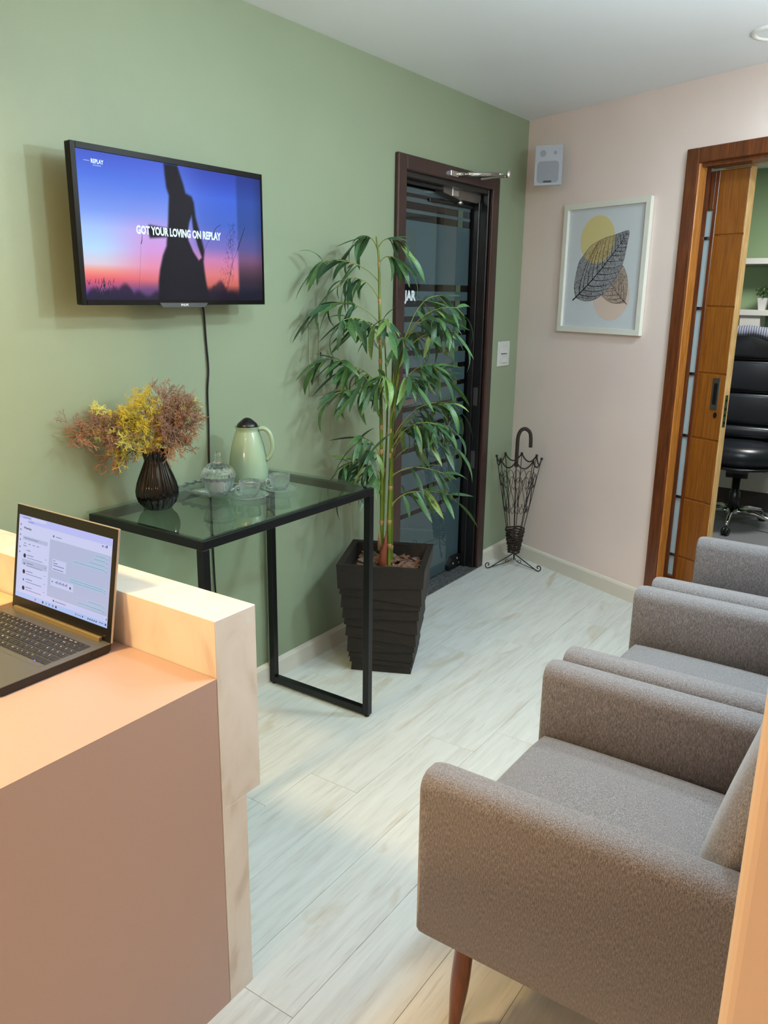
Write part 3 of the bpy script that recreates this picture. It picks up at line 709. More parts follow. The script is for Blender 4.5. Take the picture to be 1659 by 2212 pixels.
ylab = 'feathery yellow dried spray in the middle of the black vase'; blab = 'feathery dusty brown dried spray at the outer sides of the black vase'
for (px, py, d, mt) in ((222, 876, 0, YEL2), (258, 885, -.02, YEL), (300, 868, .02, YEL), (320, 860, -.02, YEL), (294, 905, -.05, YEL), (232, 938, -.05, YEL2), (262, 925, -.05, YEL), (304, 948, -.07, YEL2), (330, 925, -.05, YEL), (345, 962, -.05, YEL), (258, 985, -.04, YEL), (335, 885, 0, YEL), (422, 882, .04, YEL2), (285, 950, -.06, YEL2)):
    up_s = py < 900
    spray(mt, rz(px, py+(16 if up_s else 0), d), rg, 'feathery yellow dried spray standing at the top of the vase bouquet' if up_s else 'feathery yellow dried spray drooping low over the vase rim', 'upright yellow dried sprays' if up_s else 'drooping yellow dried sprays', .044, 15)
for (px, py, d, mt) in ((200, 905, 0, BRN), (170, 912, .0, BRN), (188, 935, .02, BRN), (228, 985, -.02, BRN2), (245, 950, .0, BRN2), (371, 880, .0, BRN), (362, 862, .02, BRN), (398, 905, -.02, BRN2), (371, 935, -.04, BRN), (412, 940, -.01, BRN2), (400, 875, .02, BRN), (425, 915, .0, BRN), (418, 890, .03, BRN2), (350, 905, -.02, BRN), (175, 930, .0, BRN2), (385, 955, -.03, BRN2), (380, 910, -.05, BRN), (225, 915, .02, BRN)):
    lf_s = px < 300
    spray(mt, rz(px, py+8, d), rg, 'dusty brown dried spray reaching out on the left of the bouquet' if lf_s else 'dusty brown dried spray on the right of the bouquet towards the cable', 'brown dried sprays on the left' if lf_s else 'brown dried sprays on the right', .050, 18)

# tray
tr = thing('glass_tray', 'clear glass tray with a scalloped raised rim under the jug and bowl', 'tray', (.150, -2.545, TT))
b = bmesh.new(); n = 120; rings = []
def rr_pt(a, hx, hy, k=5):
    c, s = math.cos(a), math.sin(a); r = (abs(c/hx)**k+abs(s/hy)**k)**(-1/k); return Vector((r*c, r*s, 0))
for (sc, z, sca) in ((.0, .003, 0), (.72, .003, 0), (.76, .004, 0), (.90, .016, .3), (1.0, .024, 1), (1.0, .027, 1), (.90, .019, .3), (.77, .007, 0), (.72, .006, 0), (.0, .006, 0)):
    ring = []
    for k in range(n):
        a = 2*math.pi*k/n; p = rr_pt(a, .098, .160)*sc*(1+.018*sca*math.cos(24*a)); p.z = z+.003*sca*math.cos(24*a); ring.append(b.verts.new(p))
    rings.append(ring)
for i in range(len(rings)-1):
    for k in range(n): b.faces.new((rings[i][k], rings[i][(k+1) % n], rings[i+1][(k+1) % n], rings[i+1][k]))
bmesh.ops.remove_doubles(b, verts=b.verts, dist=1e-5); put('tray_body', b, CUPG, tr, True)
b = bmesh.new()
for i in range(-5, 6): tube([(i*.0125, -.10, .0068), (i*.0125, .10, .0068)], .0012, 4, bm=b)
put('tray_ribs', b, CUPG, tr)
TR = TT+.0085
# thermos jug
jg = thing('thermal_jug', 'sage green thermal jug with black lid on the glass tray', 'jug', (.150, -2.44, TR), R(30))
SAGE = plain('sage_enamel', (150, 174, 146), .2, 0, .5, coat=.5)
put('jug_body', lathe([(.064, .006), (.068, .012), (.069, .03), (.0675, .06), (.063, .095), (.056, .13), (.048, .158), (.041, .178), (.0385, .184), (.043, .194), (.045, .197), (.042, .196), (.036, .186), (0, .186)], 48), SAGE, jg, True)
put('jug_base', lathe([(.066, 0), (.0675, .002), (.0675, .007), (.064, .009)], 48), CHROME, jg, True)
put('lid', lathe([(.0365, .187), (.0365, .198), (.033, .206), (.024, .214), (.013, .223), (.006, .226), (0, .2265)], 32), BLKPL, jg, True)
b = tube(smoothpts([(.040, 0, .188), (.058, 0, .191), (.076, 0, .178), (.086, 0, .15), (.087, 0, .12), (.078, 0, .095), (.066, 0, .082)], 4), .008, 10); bmesh.ops.scale(b, verts=b.verts, vec=(1, 1.3, 1)); put('handle', b, SAGE, jg, True)
# sugar bowl
sb = thing('sugar_bowl', 'lidded clear cut-glass sugar bowl on the tray beside the black vase', 'bowl', (.212, -2.645, TR))
p_ = [(.020, 0), (.026, .001), (.034, .012), (.044, .030), (.0495, .050), (.0515, .064), (.050, .066), (.047, .05), (.041, .031), (.031, .014), (.02, .006), (0, .006)]
put('bowl_body', lathe(p_, 96, flute=.035, nf=16), CUPG, sb, True)
p_ = [(.054, .066), (.0545, .070), (.050, .082), (.040, .097), (.026, .108), (.012, .113), (.009, .118), (.012, .122), (.008, .126), (.009, .133), (.0105, .142), (.007, .148), (0, .149)]
put('bowl_lid', lathe(p_, 96, flute=[.04]*5+[.01]*8, nf=16), CUPG, sb, True)
b = bmesh.new()
SUG = plain('white_sachets', (226, 228, 236), .5)
for i in range(9):
    a = i*.7; x = .014*math.cos(a*2.1); y = .014*math.sin(a*2.1); box(x-.013, x+.013, y-.0015, y+.0015, .010+.002*i % .006, .052+.002*(i % 4), .0005, bm=b)
o = put('sugar_sachets', b, SUG, None, loc=(.212, -2.645, TR), label='white sugar sachets inside the cut-glass bowl', cat='sachets', kind='stuff')
# cups with saucers
def cup(x, y, rot, lab, slab):
    s = put('saucer', lathe([(.022, 0), (.03, .0015), (.048, .006), (.062, .0115), (.0625, .0125), (.061, .0128), (.047, .0082), (.03, .004), (0, .0035)], 96, flute=[0, 0, .004, .012, .012, .012, .004, 0, 0], nf=48), CUPG, None, True, loc=(x, y, TT), label=slab, cat='saucer', group='saucers on the glass table')
    c = thing('espresso_cup', lab, 'cup', (x, y, TT+.0042), rot, 'glass cups on the table')
    pr = [(.015, 0), (.020, .001), (.026, .009), (.031, .022), (.0340, .038), (.0355, .052), (.0352, .0535), (.0335, .053), (.032, .038), (.029, .023), (.024, .011), (.016, .005), (0, .005)]
    put('cup_body', lathe(pr, 120, flute=[0, .01, .014, .014, .012, .004, 0, 0, 0, 0, 0, 0, 0], nf=40), CUPG, c, True)
    b = tube(smoothpts([(-.032, 0, .038), (-.043, 0, .042), (-.051, 0, .034), (-.050, 0, .022), (-.040, 0, .012), (-.027, 0, .012)], 4), .003, 8); bmesh.ops.scale(b, verts=b.verts, vec=(1, 1.6, 1)); put('handle', b, CUPG, c, True)
cup(.290, -2.583, R(70), 'ribbed clear glass cup nearest the front edge of the glass table', 'clear saucer under the front glass cup')
cup(.300, -2.447, R(70), 'ribbed clear glass cup closest to the right end of the table, beside the jug', 'clear saucer under the rear glass cup beside the jug')
# suction discs under the glass

# ================================================================ TELEVISION
tv = thing('television', 'wall-mounted flat television showing a sunset silhouette on the green wall', 'television', (0, -2.675, 1.72))
yy0, yy1, zz0, zz1 = -.368, .368, -.212, .208
b = box(.098, .120, yy0, yy1, zz0, zz1, .004, 2); tvb = put('cabinet', b, TVBLK, tv)
b = box(.04, .098, -.25, .25, -.16, .13, .01, 2); put('rear_housing', b, TVBLK, tv)
b = box(.0, .04, -.10, .10, -.10, .10, .002); put('wall_bracket', b, BLACK, tv)
# bezel lip
b = bmesh.new(); sy0, sy1, sz0, sz1 = -.351, .361, -.198, .191
box(.120, .1235, yy0, sy0, zz0, zz1, .001, bm=b); box(.120, .1235, sy1, yy1, zz0, zz1, .001, bm=b); box(.120, .1235, sy0, sy1, zz0, sz0, .001, bm=b); box(.120, .1235, sy0, sy1, sz1, zz1, .001, bm=b)
put('bezel', b, TVBLK, tv)
# picture: colours computed on a fine grid (flat picture on a screen)
sil = [(0.422, 0.997), (0.45, 1.0), (0.494, 1.0), (0.504, 0.953), (0.524, 0.864), (0.534, 0.806), (0.567, 0.787), (0.578, 0.745), (0.585, 0.64), (0.603, 0.538), (0.623, 0.425), (0.628, 0.381), (0.621, 0.299), (0.624, 0.244), (0.631, 0.152), (0.642, 0.06), (0.654, -0.029), (0.356, -0.029), (0.363, 0.142), (0.373, 0.228), (0.393, 0.333), (0.415, 0.404), (0.42, 0.47), (0.33, 0.454), (0.315, 0.52), (0.328, 0.546), (0.426, 0.533), (0.43, 0.577), (0.442, 0.772), (0.43, 0.829), (0.425, 0.911)]
hole = [(0.563, 0.648), (0.568, 0.551), (0.591, 0.423), (0.613, 0.333), (0.594, 0.31), (0.563, 0.375), (0.538, 0.459), (0.534, 0.504), (0.547, 0.593)]
def inside(p, P):
    c = False; j = len(P)-1
    for i in range(len(P)):
        if (P[i][1] > p[1]) != (P[j][1] > p[1]) and p[0] < (P[j][0]-P[i][0])*(p[1]-P[i][1])/(P[j][1]-P[i][1])+P[i][0]: c = not c
        j = i
    return c
def segd(p, P):
    best = 9
    for i in range(len(P)):
        a, c = P[i], P[(i+1) % len(P)]
        ax, ay, bx, by = a[0]*1.78, a[1], c[0]*1.78, c[1]; px, py = p[0]*1.78, p[1]
        t = max(0, min(1, ((px-ax)*(bx-ax)+(py-ay)*(by-ay))/((bx-ax)**2+(by-ay)**2+1e-9)))
        best = min(best, math.hypot(px-ax-t*(bx-ax), py-ay-t*(by-ay)))
    return best
def mixc(a, c, t): return tuple(a[i]*(1-t)+c[i]*t for i in range(3))
def grad(st, v):
    for (p0, c0), (p1, c1) in zip(st[:-1], st[1:]):
        if v <= p1: return mixc(c0, c1, max(0, (v-p0)/(p1-p0)))
    return st[-1][1]
LEFTG = [(0, (62, 52, 104)), (.05, (84, 66, 138)), (.10, (170, 80, 124)), (.15, (226, 100, 112)), (.20, (236, 146, 130)), (.25, (214, 200, 216)), (.36, (176, 214, 250)), (.5, (160, 190, 246)), (.62, (120, 152, 236)), (.85, (76, 112, 220)), (1, (66, 88, 196))]
MIDG = [(0, (70, 58, 96)), (.08, (110, 72, 120)), (.15, (216, 110, 120)), (.24, (224, 140, 170)), (.36, (206, 150, 214)), (.50, (190, 160, 230)), (.62, (130, 150, 232)), (.8, (88, 124, 226)), (1, (72, 96, 206))]
RIGHTG = [(0, (16, 16, 20)), (.06, (60, 36, 40)), (.12, (196, 100, 92)), (.20, (214, 120, 124)), (.32, (196, 126, 176)), (.42, (120, 112, 190)), (.60, (74, 106, 200)), (.8, (70, 104, 214)), (1, (50, 68, 170))]
def s01(x): x = max(0, min(1, x)); return x*x*(3-2*x)
def tvcol(u, v):
    a = grad(LEFTG, v); m_ = grad(MIDG, v); r = grad(RIGHTG, v)
    c = mixc(a, m_, s01((u-.05)/.3)); c = mixc(c, r, s01((u-.45)/.2))
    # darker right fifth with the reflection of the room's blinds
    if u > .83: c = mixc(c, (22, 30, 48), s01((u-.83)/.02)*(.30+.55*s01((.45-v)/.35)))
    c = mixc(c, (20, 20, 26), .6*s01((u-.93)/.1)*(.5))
    # dark blurred growth along the lower edge
    if v < .30:
        hgt = .035+.05*abs(math.sin(u*17+1.3))*abs(math.sin(u*41))+(.05*math.exp(-((u-.15)/.09)**2))+(.10*math.exp(-((u-.70)/.06)**2))
        c = mixc(c, (30, 26, 44), .75*s01((hgt-v)/.05+.3))
    d = segd((u, v), sil); ins = inside((u, v), sil)
    k = s01(.5+(d if ins else -d)/.030)
    dh = segd((u, v), hole); ih = inside((u, v), hole); k = min(k, s01(.5+(-dh if ih else dh)/.022))
    c = mixc(c, (20, 20, 30), k)
    return c
NU, NV = 250, 140
verts, cols, faces = [], [], []
for j in range(NV+1):
    for i in range(NU+1):
        u, v = i/NU, j/NV
        verts.append((.1206, sy0+u*(sy1-sy0), sz0+v*(sz1-sz0))); cols.append(lin(tvcol(u, v)))
for j in range(NV):
    for i in range(NU):
        a = j*(NU+1)+i; faces.append((a, a+1, a+NU+2, a+NU+1))
me = bpy.data.meshes.new('screen'); me.from_pydata(verts, [], faces)
ca = me.color_attributes.new('Col', 'FLOAT_COLOR', 'POINT'); ca.data.foreach_set('color', [x for c in cols for x in c])
k = M('tv_picture'); at = k.n('ShaderNodeVertexColor', layer_name='Col'); k.b.inputs['Base Color'].default_value = (.005, .005, .006, 1); k.b.inputs['Roughness'].default_value = .1; k.b.inputs['Specular IOR Level'].default_value = .09
k.l(at.outputs[0], k.b.inputs['Emission Color']); k.b.inputs['Emission Strength'].default_value = .92
me.materials.append(k.m); scr = put('screen', me, None, tv)
def tvp(u, v, l=1): return Vector((.1206+l*.0002, sy0+u*(sy1-sy0), sz0+v*(sz1-sz0)))
TVB = basis((0, 0, 0), (0, 1, 0), (0, 0, 1))
SUBT = emis('subtitle_white', (214, 240, 246), 1.0)
text('GOT YOUR LOVING ON REPLAY', .0310, SUBT, 'subtitle', scr, Matrix.Translation(tvp(.495, .503, 3)) @ TVB, bold=.0013, sx=.735)
text('REPLAY', .0150, SUBT, 'song_title', scr, Matrix.Translation(tvp(.094, .932, 3)) @ TVB, bold=.0004, sx=.80)
b = bmesh.new()
def sq(u0, u1, v0, v1): b.faces.new([b.verts.new(tvp(*p_, 2)) for p_ in ((u0, v0), (u1, v0), (u1, v1), (u0, v1))])
sq(.034, .060, .930, .934)
for i in range(5): sq(.075+i*.0075, .080+i*.0075, .904, .911)
put('song_credit', b, emis('credit_blue', (150, 180, 230), .9), scr)
# grasses
b = bmesh.new(); GB = emis('grass_silhouette', (16, 18, 32), .5)
def ribbon(pts, w0, w1):
    P = [Vector(p) for p in pts]; n = len(P); L, Rr = [], []
    for i in range(n):
        t = (P[min(i+1, n-1)]-P[max(i-1, 0)]); s = Vector((0, -t.z, t.y)).normalized()*(w0+(w1-w0)*i/(n-1))
        L.append(b.verts.new(P[i]+s)); Rr.append(b.verts.new(P[i]-s))
    for i in range(n-1): b.faces.new((L[i], L[i+1], Rr[i+1], Rr[i]))
def g2(l, w0, w1): ribbon(smoothpts([tvp(u, v, 2) for u, v in l], 3), w0, w1)
g2([(0.252, 0.018), (0.271, 0.265), (0.281, 0.407), (.286, .44)], .0003, .0003); g2([(.281, .407), (.286, .433), (.289, .483)], .0016, .0006)
g2([(0.604, 0.307), (0.647, 0.444), (0.681, 0.501)], .0004, .0006); g2([(.681, .501), (.70, .565), (.736, .601)], .0012, .0006)
g2([(0.758, 0.052), (0.802, 0.302), (0.835, 0.407), (.889, .601)], .0005, .0004); g2([(.835, .407), (.86, .5), (.889, .601)], .0013, .0006)
g2([(0.742, 0.042), (0.793, 0.255), (0.805, 0.396), (0.811, 0.509), (0.806, 0.614)], .0005, .0003)
rg = random.Random(5)
for i in range(150):
    t = rg.uniform(.05, 1); u = .742+(.07*t)+rg.gauss(0, .022)*(1.1-t*.5); v = .05+t*.56; a = rg.choice((-1, 1))*rg.uniform(.3, 1.0)
    dx, dy = .009*math.sin(a), .028*math.cos(a); g2([(u, v), (u+dx*.5, v+dy*.5), (u+dx, v+dy)], .0005, .0002)
for i in range(45):
    u = .08+rg.gauss(0, .028); v = rg.uniform(0, .13); a = rg.uniform(-1, 1); g2([(u, v), (u+.006*a, v+.02), (u+.012*a, v+.035)], .0012, .0003)
put('grass_silhouette', b, GB, scr)
b = prism([(-.098, -.206), (.098, -.206), (.086, -.219), (-.086, -.219)], 'x', .105, .126); bg = put('logo_bar', b, plain('brushed_grey_bar', (92, 96, 98), .35, .6), tv)
text('PHILIPS', .0095, plain('silver_logo', (225, 228, 228), .3), 'brand_lettering', bg, Matrix.Translation((.1263, 0, -.2125)) @ TVB, bold=.0003)
# cable
pts = smoothpts([(.05, -2.505, 1.56), (.02, -2.50, 1.52), (.008, -2.484, 1.47), (.006, -2.478, 1.38), (.007, -2.474, 1.29), (.006, -2.482, 1.21), (.007, -2.484, 1.10), (.006, -2.488, .97), (.006, -2.488, .80), (.007, -2.486, .5), (.02, -2.486, .3), (.02, -2.48, .12), (.018, -2.44, .09)], 5)
put('power_cable', tube(pts, .0035, 8), RUBBER, None, True, label='black power cable hanging down the green wall from the television', cat='cable')

# ================================================================ WALL ITEMS
sw = thing('light_switch', 'white double light switch on the green wall beside the glass door', 'switch', (0, -.188, 1.228))
b = box(0, .008, -.072, .072, -.070, .070, .003, 2)
put('face_plate', b, WHITEPL, sw)
for zc in (.026, -.026): put('rocker', prism([(.0082, zc-.023), (.015, zc-.023), (.0105, zc), (.0125, zc+.023), (.0082, zc+.023)], 'y', -.035, .035), WHITEPL, sw)
put('rocker_gap', box(.008, .0088, -.036, .036, -.0022, .0022), BLKPL, sw)
# speaker
sp = thing('wall_speaker', 'small white rectangular speaker mounted high on the pink wall near the corner', 'speaker', (.2575, -.262, 2.195), R(9))
SPG = plain('speaker_white', (168, 172, 182), .5); SPD = plain('speaker_grille_grey', (142, 147, 156), .6, bump=.5, bs=900)
s0, s1, sz_0, sz_1, F0 = -.073, .073, -.099, .099, -.055
b = bmesh.new(); n = 12; rows_ = []
for (yo, ins) in ((.035, .022), (F0+.012, .002), (F0, .004)):
    row = []
    for i in range(n+1):
        u = i/n; x = s0+ins+u*(s1-s0-2*ins); bow = 0
        row.append((x, yo+bow))
    rows_.append((row, ins))
V = []
for row, ins in rows_:
    V.append(([b.verts.new((x, y, sz_0+ins)) for x, y in row], [b.verts.new((x, y, sz_1-ins)) for x, y in row]))
for (A0, A1), (B0, B1) in zip(V[:-1], V[1:]):
    for i in range(n):
        b.faces.new((A0[i], A0[i+1], B0[i+1], B0[i])); b.faces.new((A1[i], B1[i], B1[i+1], A1[i+1]))
    b.faces.new((A0[0], B0[0], B1[0], A1[0])); b.faces.new((A0[-1], A1[-1], B1[-1], B0[-1]))
for i in range(n): b.faces.new((V[-1][0][i], V[-1][0][i+1], V[-1][1][i+1], V[-1][1][i]))
b.faces.new(V[0][0]+V[0][1][::-1]); bmesh.ops.recalc_face_normals(b, faces=b.faces)
put('enclosure', b, SPG, sp)
def bow(x): return F0
def patch(outline, off, name, mat, sm=False):
    b = bmesh.new(); xs = sorted(set(round(p[0], 5) for p in outline)); vs1 = [b.verts.new((x, bow(x)-off, z)) for x, z in outline]
    b.faces.new(vs1); r = bmesh.ops.extrude_face_region(b, geom=b.faces[:]); bmesh.ops.translate(b, verts=[v for v in r['geom'] if isinstance(v, bmesh.types.BMVert)], vec=(0, .004, 0))
    bmesh.ops.recalc_face_normals(b, faces=b.faces); return put(name, b, mat, sp)
def rrect(cx, cz, hx, hz, rr, n=6):
    return [(cx+sx*(hx-rr)+rr*math.cos(a), cz+sz*(hz-rr)+rr*math.sin(a)) for sx, sz, a0 in ((1, 1, 0), (-1, 1, 90), (-1, -1, 180), (1, -1, 270)) for a in [R(a0+90*i/n) for i in range(n+1)]]
def circ(cx, cz, r, n=20): return [(cx+r*math.cos(2*math.pi*i/n), cz+r*math.sin(2*math.pi*i/n)) for i in range(n)]
patch(rrect(.0, -.032, .056, .052, .018), .001, 'woofer_grille', SPD); patch(circ(-.030, .057, .016), .001, 'tweeter_grille', SPD); patch(circ(.034, .058, .009), .001, 'tweeter_grille', SPD)
b = box(-.021, .021, F0-.003, F0, -.082, -.073, .001); put('brand_badge', b, plain('dark_badge', (70, 72, 76), .4), sp)
put('wall_mount', box(-.03, .03, .035, .085, -.04, .04, .003), SPG, sp)
# framed print
ar = thing('framed_print', 'white framed print of two skeleton leaves over pale circles on the pink wall', 'picture', (0, 0, 0), PHI)
a0, a1, b0, b1 = .346, .922, 1.366, 2.014; iw = .027
b = bmesh.new()
for (o1, o2, i1, i2) in (((a0, b0), (a1, b0), (a0+iw, b0+iw), (a1-iw, b0+iw)), ((a1, b0), (a1, b1), (a1-iw, b0+iw), (a1-iw, b1-iw)), ((a1, b1), (a0, b1), (a1-iw, b1-iw), (a0+iw, b1-iw)), ((a0, b1), (a0, b0), (a0+iw, b1-iw), (a0+iw, b0+iw))):
    def v3(p, y): return b.verts.new((p[0], y, p[1]))
    f0 = [v3(o1, -.024), v3(o2, -.024), v3(i2, -.024), v3(i1, -.024)]; f1 = [v3(o1, -.002), v3(o2, -.002), v3(i2, -.002), v3(i1, -.002)]
    b.faces.new(f0); b.faces.new(f1[::-1])
    for i in range(4): b.faces.new((f0[i], f0[(i+1) % 4], f1[(i+1) % 4], f1[i]))
bmesh.ops.recalc_face_normals(b, faces=b.faces)
put('frame', b, plain('white_frame', (226, 224, 214), .4), ar)
pr = put('print_sheet', box(a0+iw-.002, a1-iw+.002, -.008, -.006, b0+iw-.002, b1-iw+.002), plain('print_paper', (206, 212, 218), .5), ar)
def flat(outline, lay, name, mat):
    return put(name, poly([(x, -.0081-lay*.00025, z) for x, z in outline]), mat, pr)
CY, CP = (.583, 1.832), (.705, 1.555)
YC = plain('pale_mustard_print', (214, 200, 142), .55); PC = plain('pale_peach_print', (218, 196, 184), .55)
flat(circ(CY[0], CY[1], .118, 48), 1, 'printed_circle', YC); flat(circ(CP[0], CP[1], .122, 48), 1, 'printed_circle', PC)
def m_vein(name, gap, ink, inkv):
    k = M(name); v = k.coord(); t1 = k.n('ShaderNodeTexVoronoi', feature='DISTANCE_TO_EDGE'); t1.inputs['Scale'].default_value = 160; k.l(v, t1.inputs['Vector'])
    nn_ = k.n('ShaderNodeTexNoise'); nn_.inputs['Scale'].default_value = 60; k.l(v, nn_.inputs['Vector'])
    ad = k.n('ShaderNodeMath', operation='MULTIPLY'); k.l(t1.outputs[0], ad.inputs[0]); k.l(nn_.outputs[0], ad.inputs[1])
    k.l(k.ramp(ad.outputs[0], [(.004, lin(ink)), (.085, lin(gap))]), k.b.inputs['Base Color']); k.b.inputs['Roughness'].default_value = .6
    return k.m
leaf1 = [(0.458, 1.544), (0.443, 1.589), (0.447, 1.65), (0.465, 1.724), (0.492, 1.755), (0.537, 1.8), (0.584, 1.821), (0.638, 1.839), (0.684, 1.846), (0.741, 1.859), (0.785, 1.866), (0.793, 1.848), (0.787, 1.815), (0.781, 1.772), (0.769, 1.716), (0.744, 1.661), (0.703, 1.61), (0.653, 1.564), (0.591, 1.534), (0.524, 1.527)]
leaf2 = [(0.803, 1.522), (0.811, 1.576), (0.807, 1.632), (0.789, 1.674), (0.762, 1.705), (0.707, 1.712), (0.631, 1.685), (0.602, 1.654), (0.598, 1.619), (0.618, 1.581), (0.655, 1.546), (0.71, 1.521), (0.761, 1.518)]
rib1 = [(0.437, 1.529), (0.51, 1.584), (0.601, 1.663), (0.691, 1.752), (0.743, 1.806), (0.785, 1.864)]; rib2 = [(0.815, 1.515), (0.764, 1.553), (0.699, 1.613), (0.637, 1.674)]
def sm2(P, k=3, closed=True):
    Q = [Vector((p[0], p[1], 0)) for p in P]
    if closed: Q.append(Q[0])
    return [(v.x, v.y) for v in smoothpts(Q, k)][:-1 if closed else None]
L1, L2 = sm2(leaf1), sm2(leaf2)
flat(L2, 2, 'printed_leaf', m_vein('leaf_net_brown', (196, 176, 162), (92, 80, 76), 0)); flat(L1, 4, 'printed_leaf', m_vein('leaf_net_black', (168, 170, 176), (26, 28, 36), 0))
# overlap of the circle over the big leaf
ov = [p for p in L1]
def clip(poly_, inside_f, cut):
    out = []
    for i in range(len(poly_)):
        p, q_ = poly_[i], poly_[(i+1) % len(poly_)]
        if inside_f(p): out.append(p)
        if inside_f(p) != inside_f(q_):
            a, c = p, q_
            for _ in range(20):
                m_ = ((a[0]+c[0])/2, (a[1]+c[1])/2)
                if inside_f(m_) == inside_f(p): a = m_
                else: c = m_
            out.append(a)
    return out
c1 = circ(CY[0], CY[1], .1178, 72)
ovl = [p for p in c1 if inside(p, L1)]; arc_start = next(i for i in range(72) if inside(c1[i], L1) and not inside(c1[i-1], L1))
arc = []
for i in range(72):
    p = c1[(arc_start+i) % 72]
    if inside(p, L1): arc.append(p)
    else: break
inl = [p for p in L1 if math.hypot(p[0]-CY[0], p[1]-CY[1]) < .1176]
inl.sort(key=lambda p: -p[0])
# arc runs counter-clockwise (left bottom -> right); leaf edge closes it from right to left
flat(arc+inl, 5, 'printed_leaf', m_vein('leaf_net_mustard', (200, 184, 134), (130, 112, 76), 0))
b = bmesh.new(); INK = plain('black_ink', (22, 24, 32), .6)
def rib(pts, w0, w1, lay):
    P = [Vector((x, -.0081-lay*.00025, z)) for x, z in pts]; n = len(P); A_, B_ = [], []
    for i in range(n):
        t = (P[min(i+1, n-1)]-P[max(i-1, 0)]); s = Vector((-t.z, 0, t.x)).normalized()*(w0+(w1-w0)*i/(n-1)); A_.append(b.verts.new(P[i]+s)); B_.append(b.verts.new(P[i]-s))
    for i in range(n-1): b.faces.new((A_[i], A_[i+1], B_[i+1], B_[i]))
def veins(ribp, outl, n, w, lay, bendk):
    Q = sm2(ribp, 6, False)
    for k in range(1, n):
        t = k/n; i = int(t*(len(Q)-1)); p = Vector(Q[i]); d = (Vector(Q[min(i+1, len(Q)-1)])-Vector(Q[max(i-1, 0)])).normalized()
        for s in (-1, 1):
            nrm = Vector((-d.y, d.x))*s; dr = (nrm*.85+d*.62).normalized(); pts = [tuple(p)]; c = p.copy(); st_ = .006
            for _ in range(80):
                dr = (dr+d*bendk).normalized(); c = c+dr*st_
                if not inside((c.x, c.y), outl): break
                pts.append((c.x, c.y))
            if len(pts) > 2: rib(pts, w*(1.1-.5*t), w*.35, lay)
rib(sm2(rib2, 5, False), .0018, .0007, 3); veins(rib2, L2, 10, .0014, 3, .03); rib(L2+[L2[0]], .0005, .0005, 3)
rib(sm2(rib1, 5, False), .0040, .0007, 6); veins(rib1, L1, 15, .0021, 6, .03); rib(L1+[L1[0]], .0007, .0007, 6)
put('leaf_veins', b, INK, pr)

# ceiling fitting, white rim at the upper right
cf = thing('ceiling_downlight', 'round white unlit ceiling light at the upper right edge', 'light', (1.425, -.985, H))
put('rim', lathe([(.075, 0), (.075, -.006), (.082, -.010), (.094, -.008), (.098, 0)], 40, close=False), plain('downlight_white', (235, 235, 232), .4), cf, True)
put('diffuser', lathe([(.075, -.004), (0, -.004)], 40, close=False), WHITEP, cf)

# ================================================================ UMBRELLA STAND
us = thing('umbrella_stand', 'dark wire umbrella-shaped stand with crook handle in the room corner', 'umbrella stand', (.168, -.252, 0))
IRON = plain('dark_brown_iron', (30, 22, 18), .55); WICK = plain('dark_wicker', (44, 30, 22), .7)
NR = 8; rt_, rb_ = .128, .050; zt_, zb_ = .655, .235; zf = .085
tips = [(rt_*math.cos(2*math.pi*(k+.4)/NR), rt_*math.sin(2*math.pi*(k+.4)/NR), zt_) for k in range(NR)]
for k in range(NR):
    a = 2*math.pi*(k+.4)/NR
    put('rib_wire', tube([tips[k], (rb_*math.cos(a), rb_*math.sin(a), zb_), (.028*math.cos(a), .028*math.sin(a), zf)], .0022, 6), IRON, us, True)
b = bmesh.new()
for k in range(NR):
    p, q_ = Vector(tips[k]), Vector(tips[(k+1) % NR]); m_ = (p+q_)/2; m_.z -= .085; m_ *= 1.0
    tube([Vector(p)]+crv(p, m_, q_, 10)[1:], .0042, 6, bm=b)
    tube([p-Vector((0, 0, .006)), p+Vector((0, 0, .006))], .0075, 8, bm=b)
put('scalloped_rim', b, IRON, us, True)
for k in range(NR):
    a = 2*math.pi*(k+.9)/NR; t = Vector((-math.sin(a), math.cos(a), 0))
    def rad_at(z): return rb_+(rt_-rb_)*(z-zb_)/(zt_-zb_)
    def P_(s, z): c = rad_at(z)*math.cos(math.pi/NR)*.98; return Vector((c*math.cos(a), c*math.sin(a), z))+t*s*rad_at(z)*.36
    b = bmesh.new()
    for m_ in (-1, 1):
        tube(smoothpts([P_(-.5*m_, .50), P_(-.75*m_, .485), P_(-1*m_, .51), P_(-.9*m_, .545), P_(-.4*m_, .56), P_(0*m_, .53), P_(.3*m_, .47), P_(.9*m_, .40), P_(.9*m_, .355), P_(.4*m_, .335), P_(.1*m_, .35), P_(.15*m_, .365)], 4), .0016, 5, bm=b)
    put('scroll_wire', b, IRON, us, True)
b = bmesh.new()
for i in range(11):
    z = zf+.005+i*(zb_-zf-.005)/10.5; rr = .030+(rb_-.026)*(z-zf)/(zb_-zf)
    tube([((rr+.0035*math.cos(NR/2*2*a+math.pi*(i % 2)))*math.cos(a), (rr+.0035*math.cos(NR*a+math.pi*(i % 2)))*math.sin(a), z+.003*math.sin(3*a+i)) for a in [2*math.pi*k/40 for k in range(41)]], .0048, 6, bm=b, cap=False)
put('wicker_sleeve', b, WICK, us, True)
b = tube(smoothpts([(-.010, -.01, .60), (-.010, -.01, .70), (-.008, -.01, .775), (.005, -.002, .812), (.026, .012, .820), (.046, .026, .800), (.052, .030, .765), (.053, .031, .715)], 5), .0105, 12)
put('crook_handle', b, WICK, us, True)
put('centre_rod', tube([(-.010, -.01, .60), (0, 0, .09)], .003, 6), IRON, us)
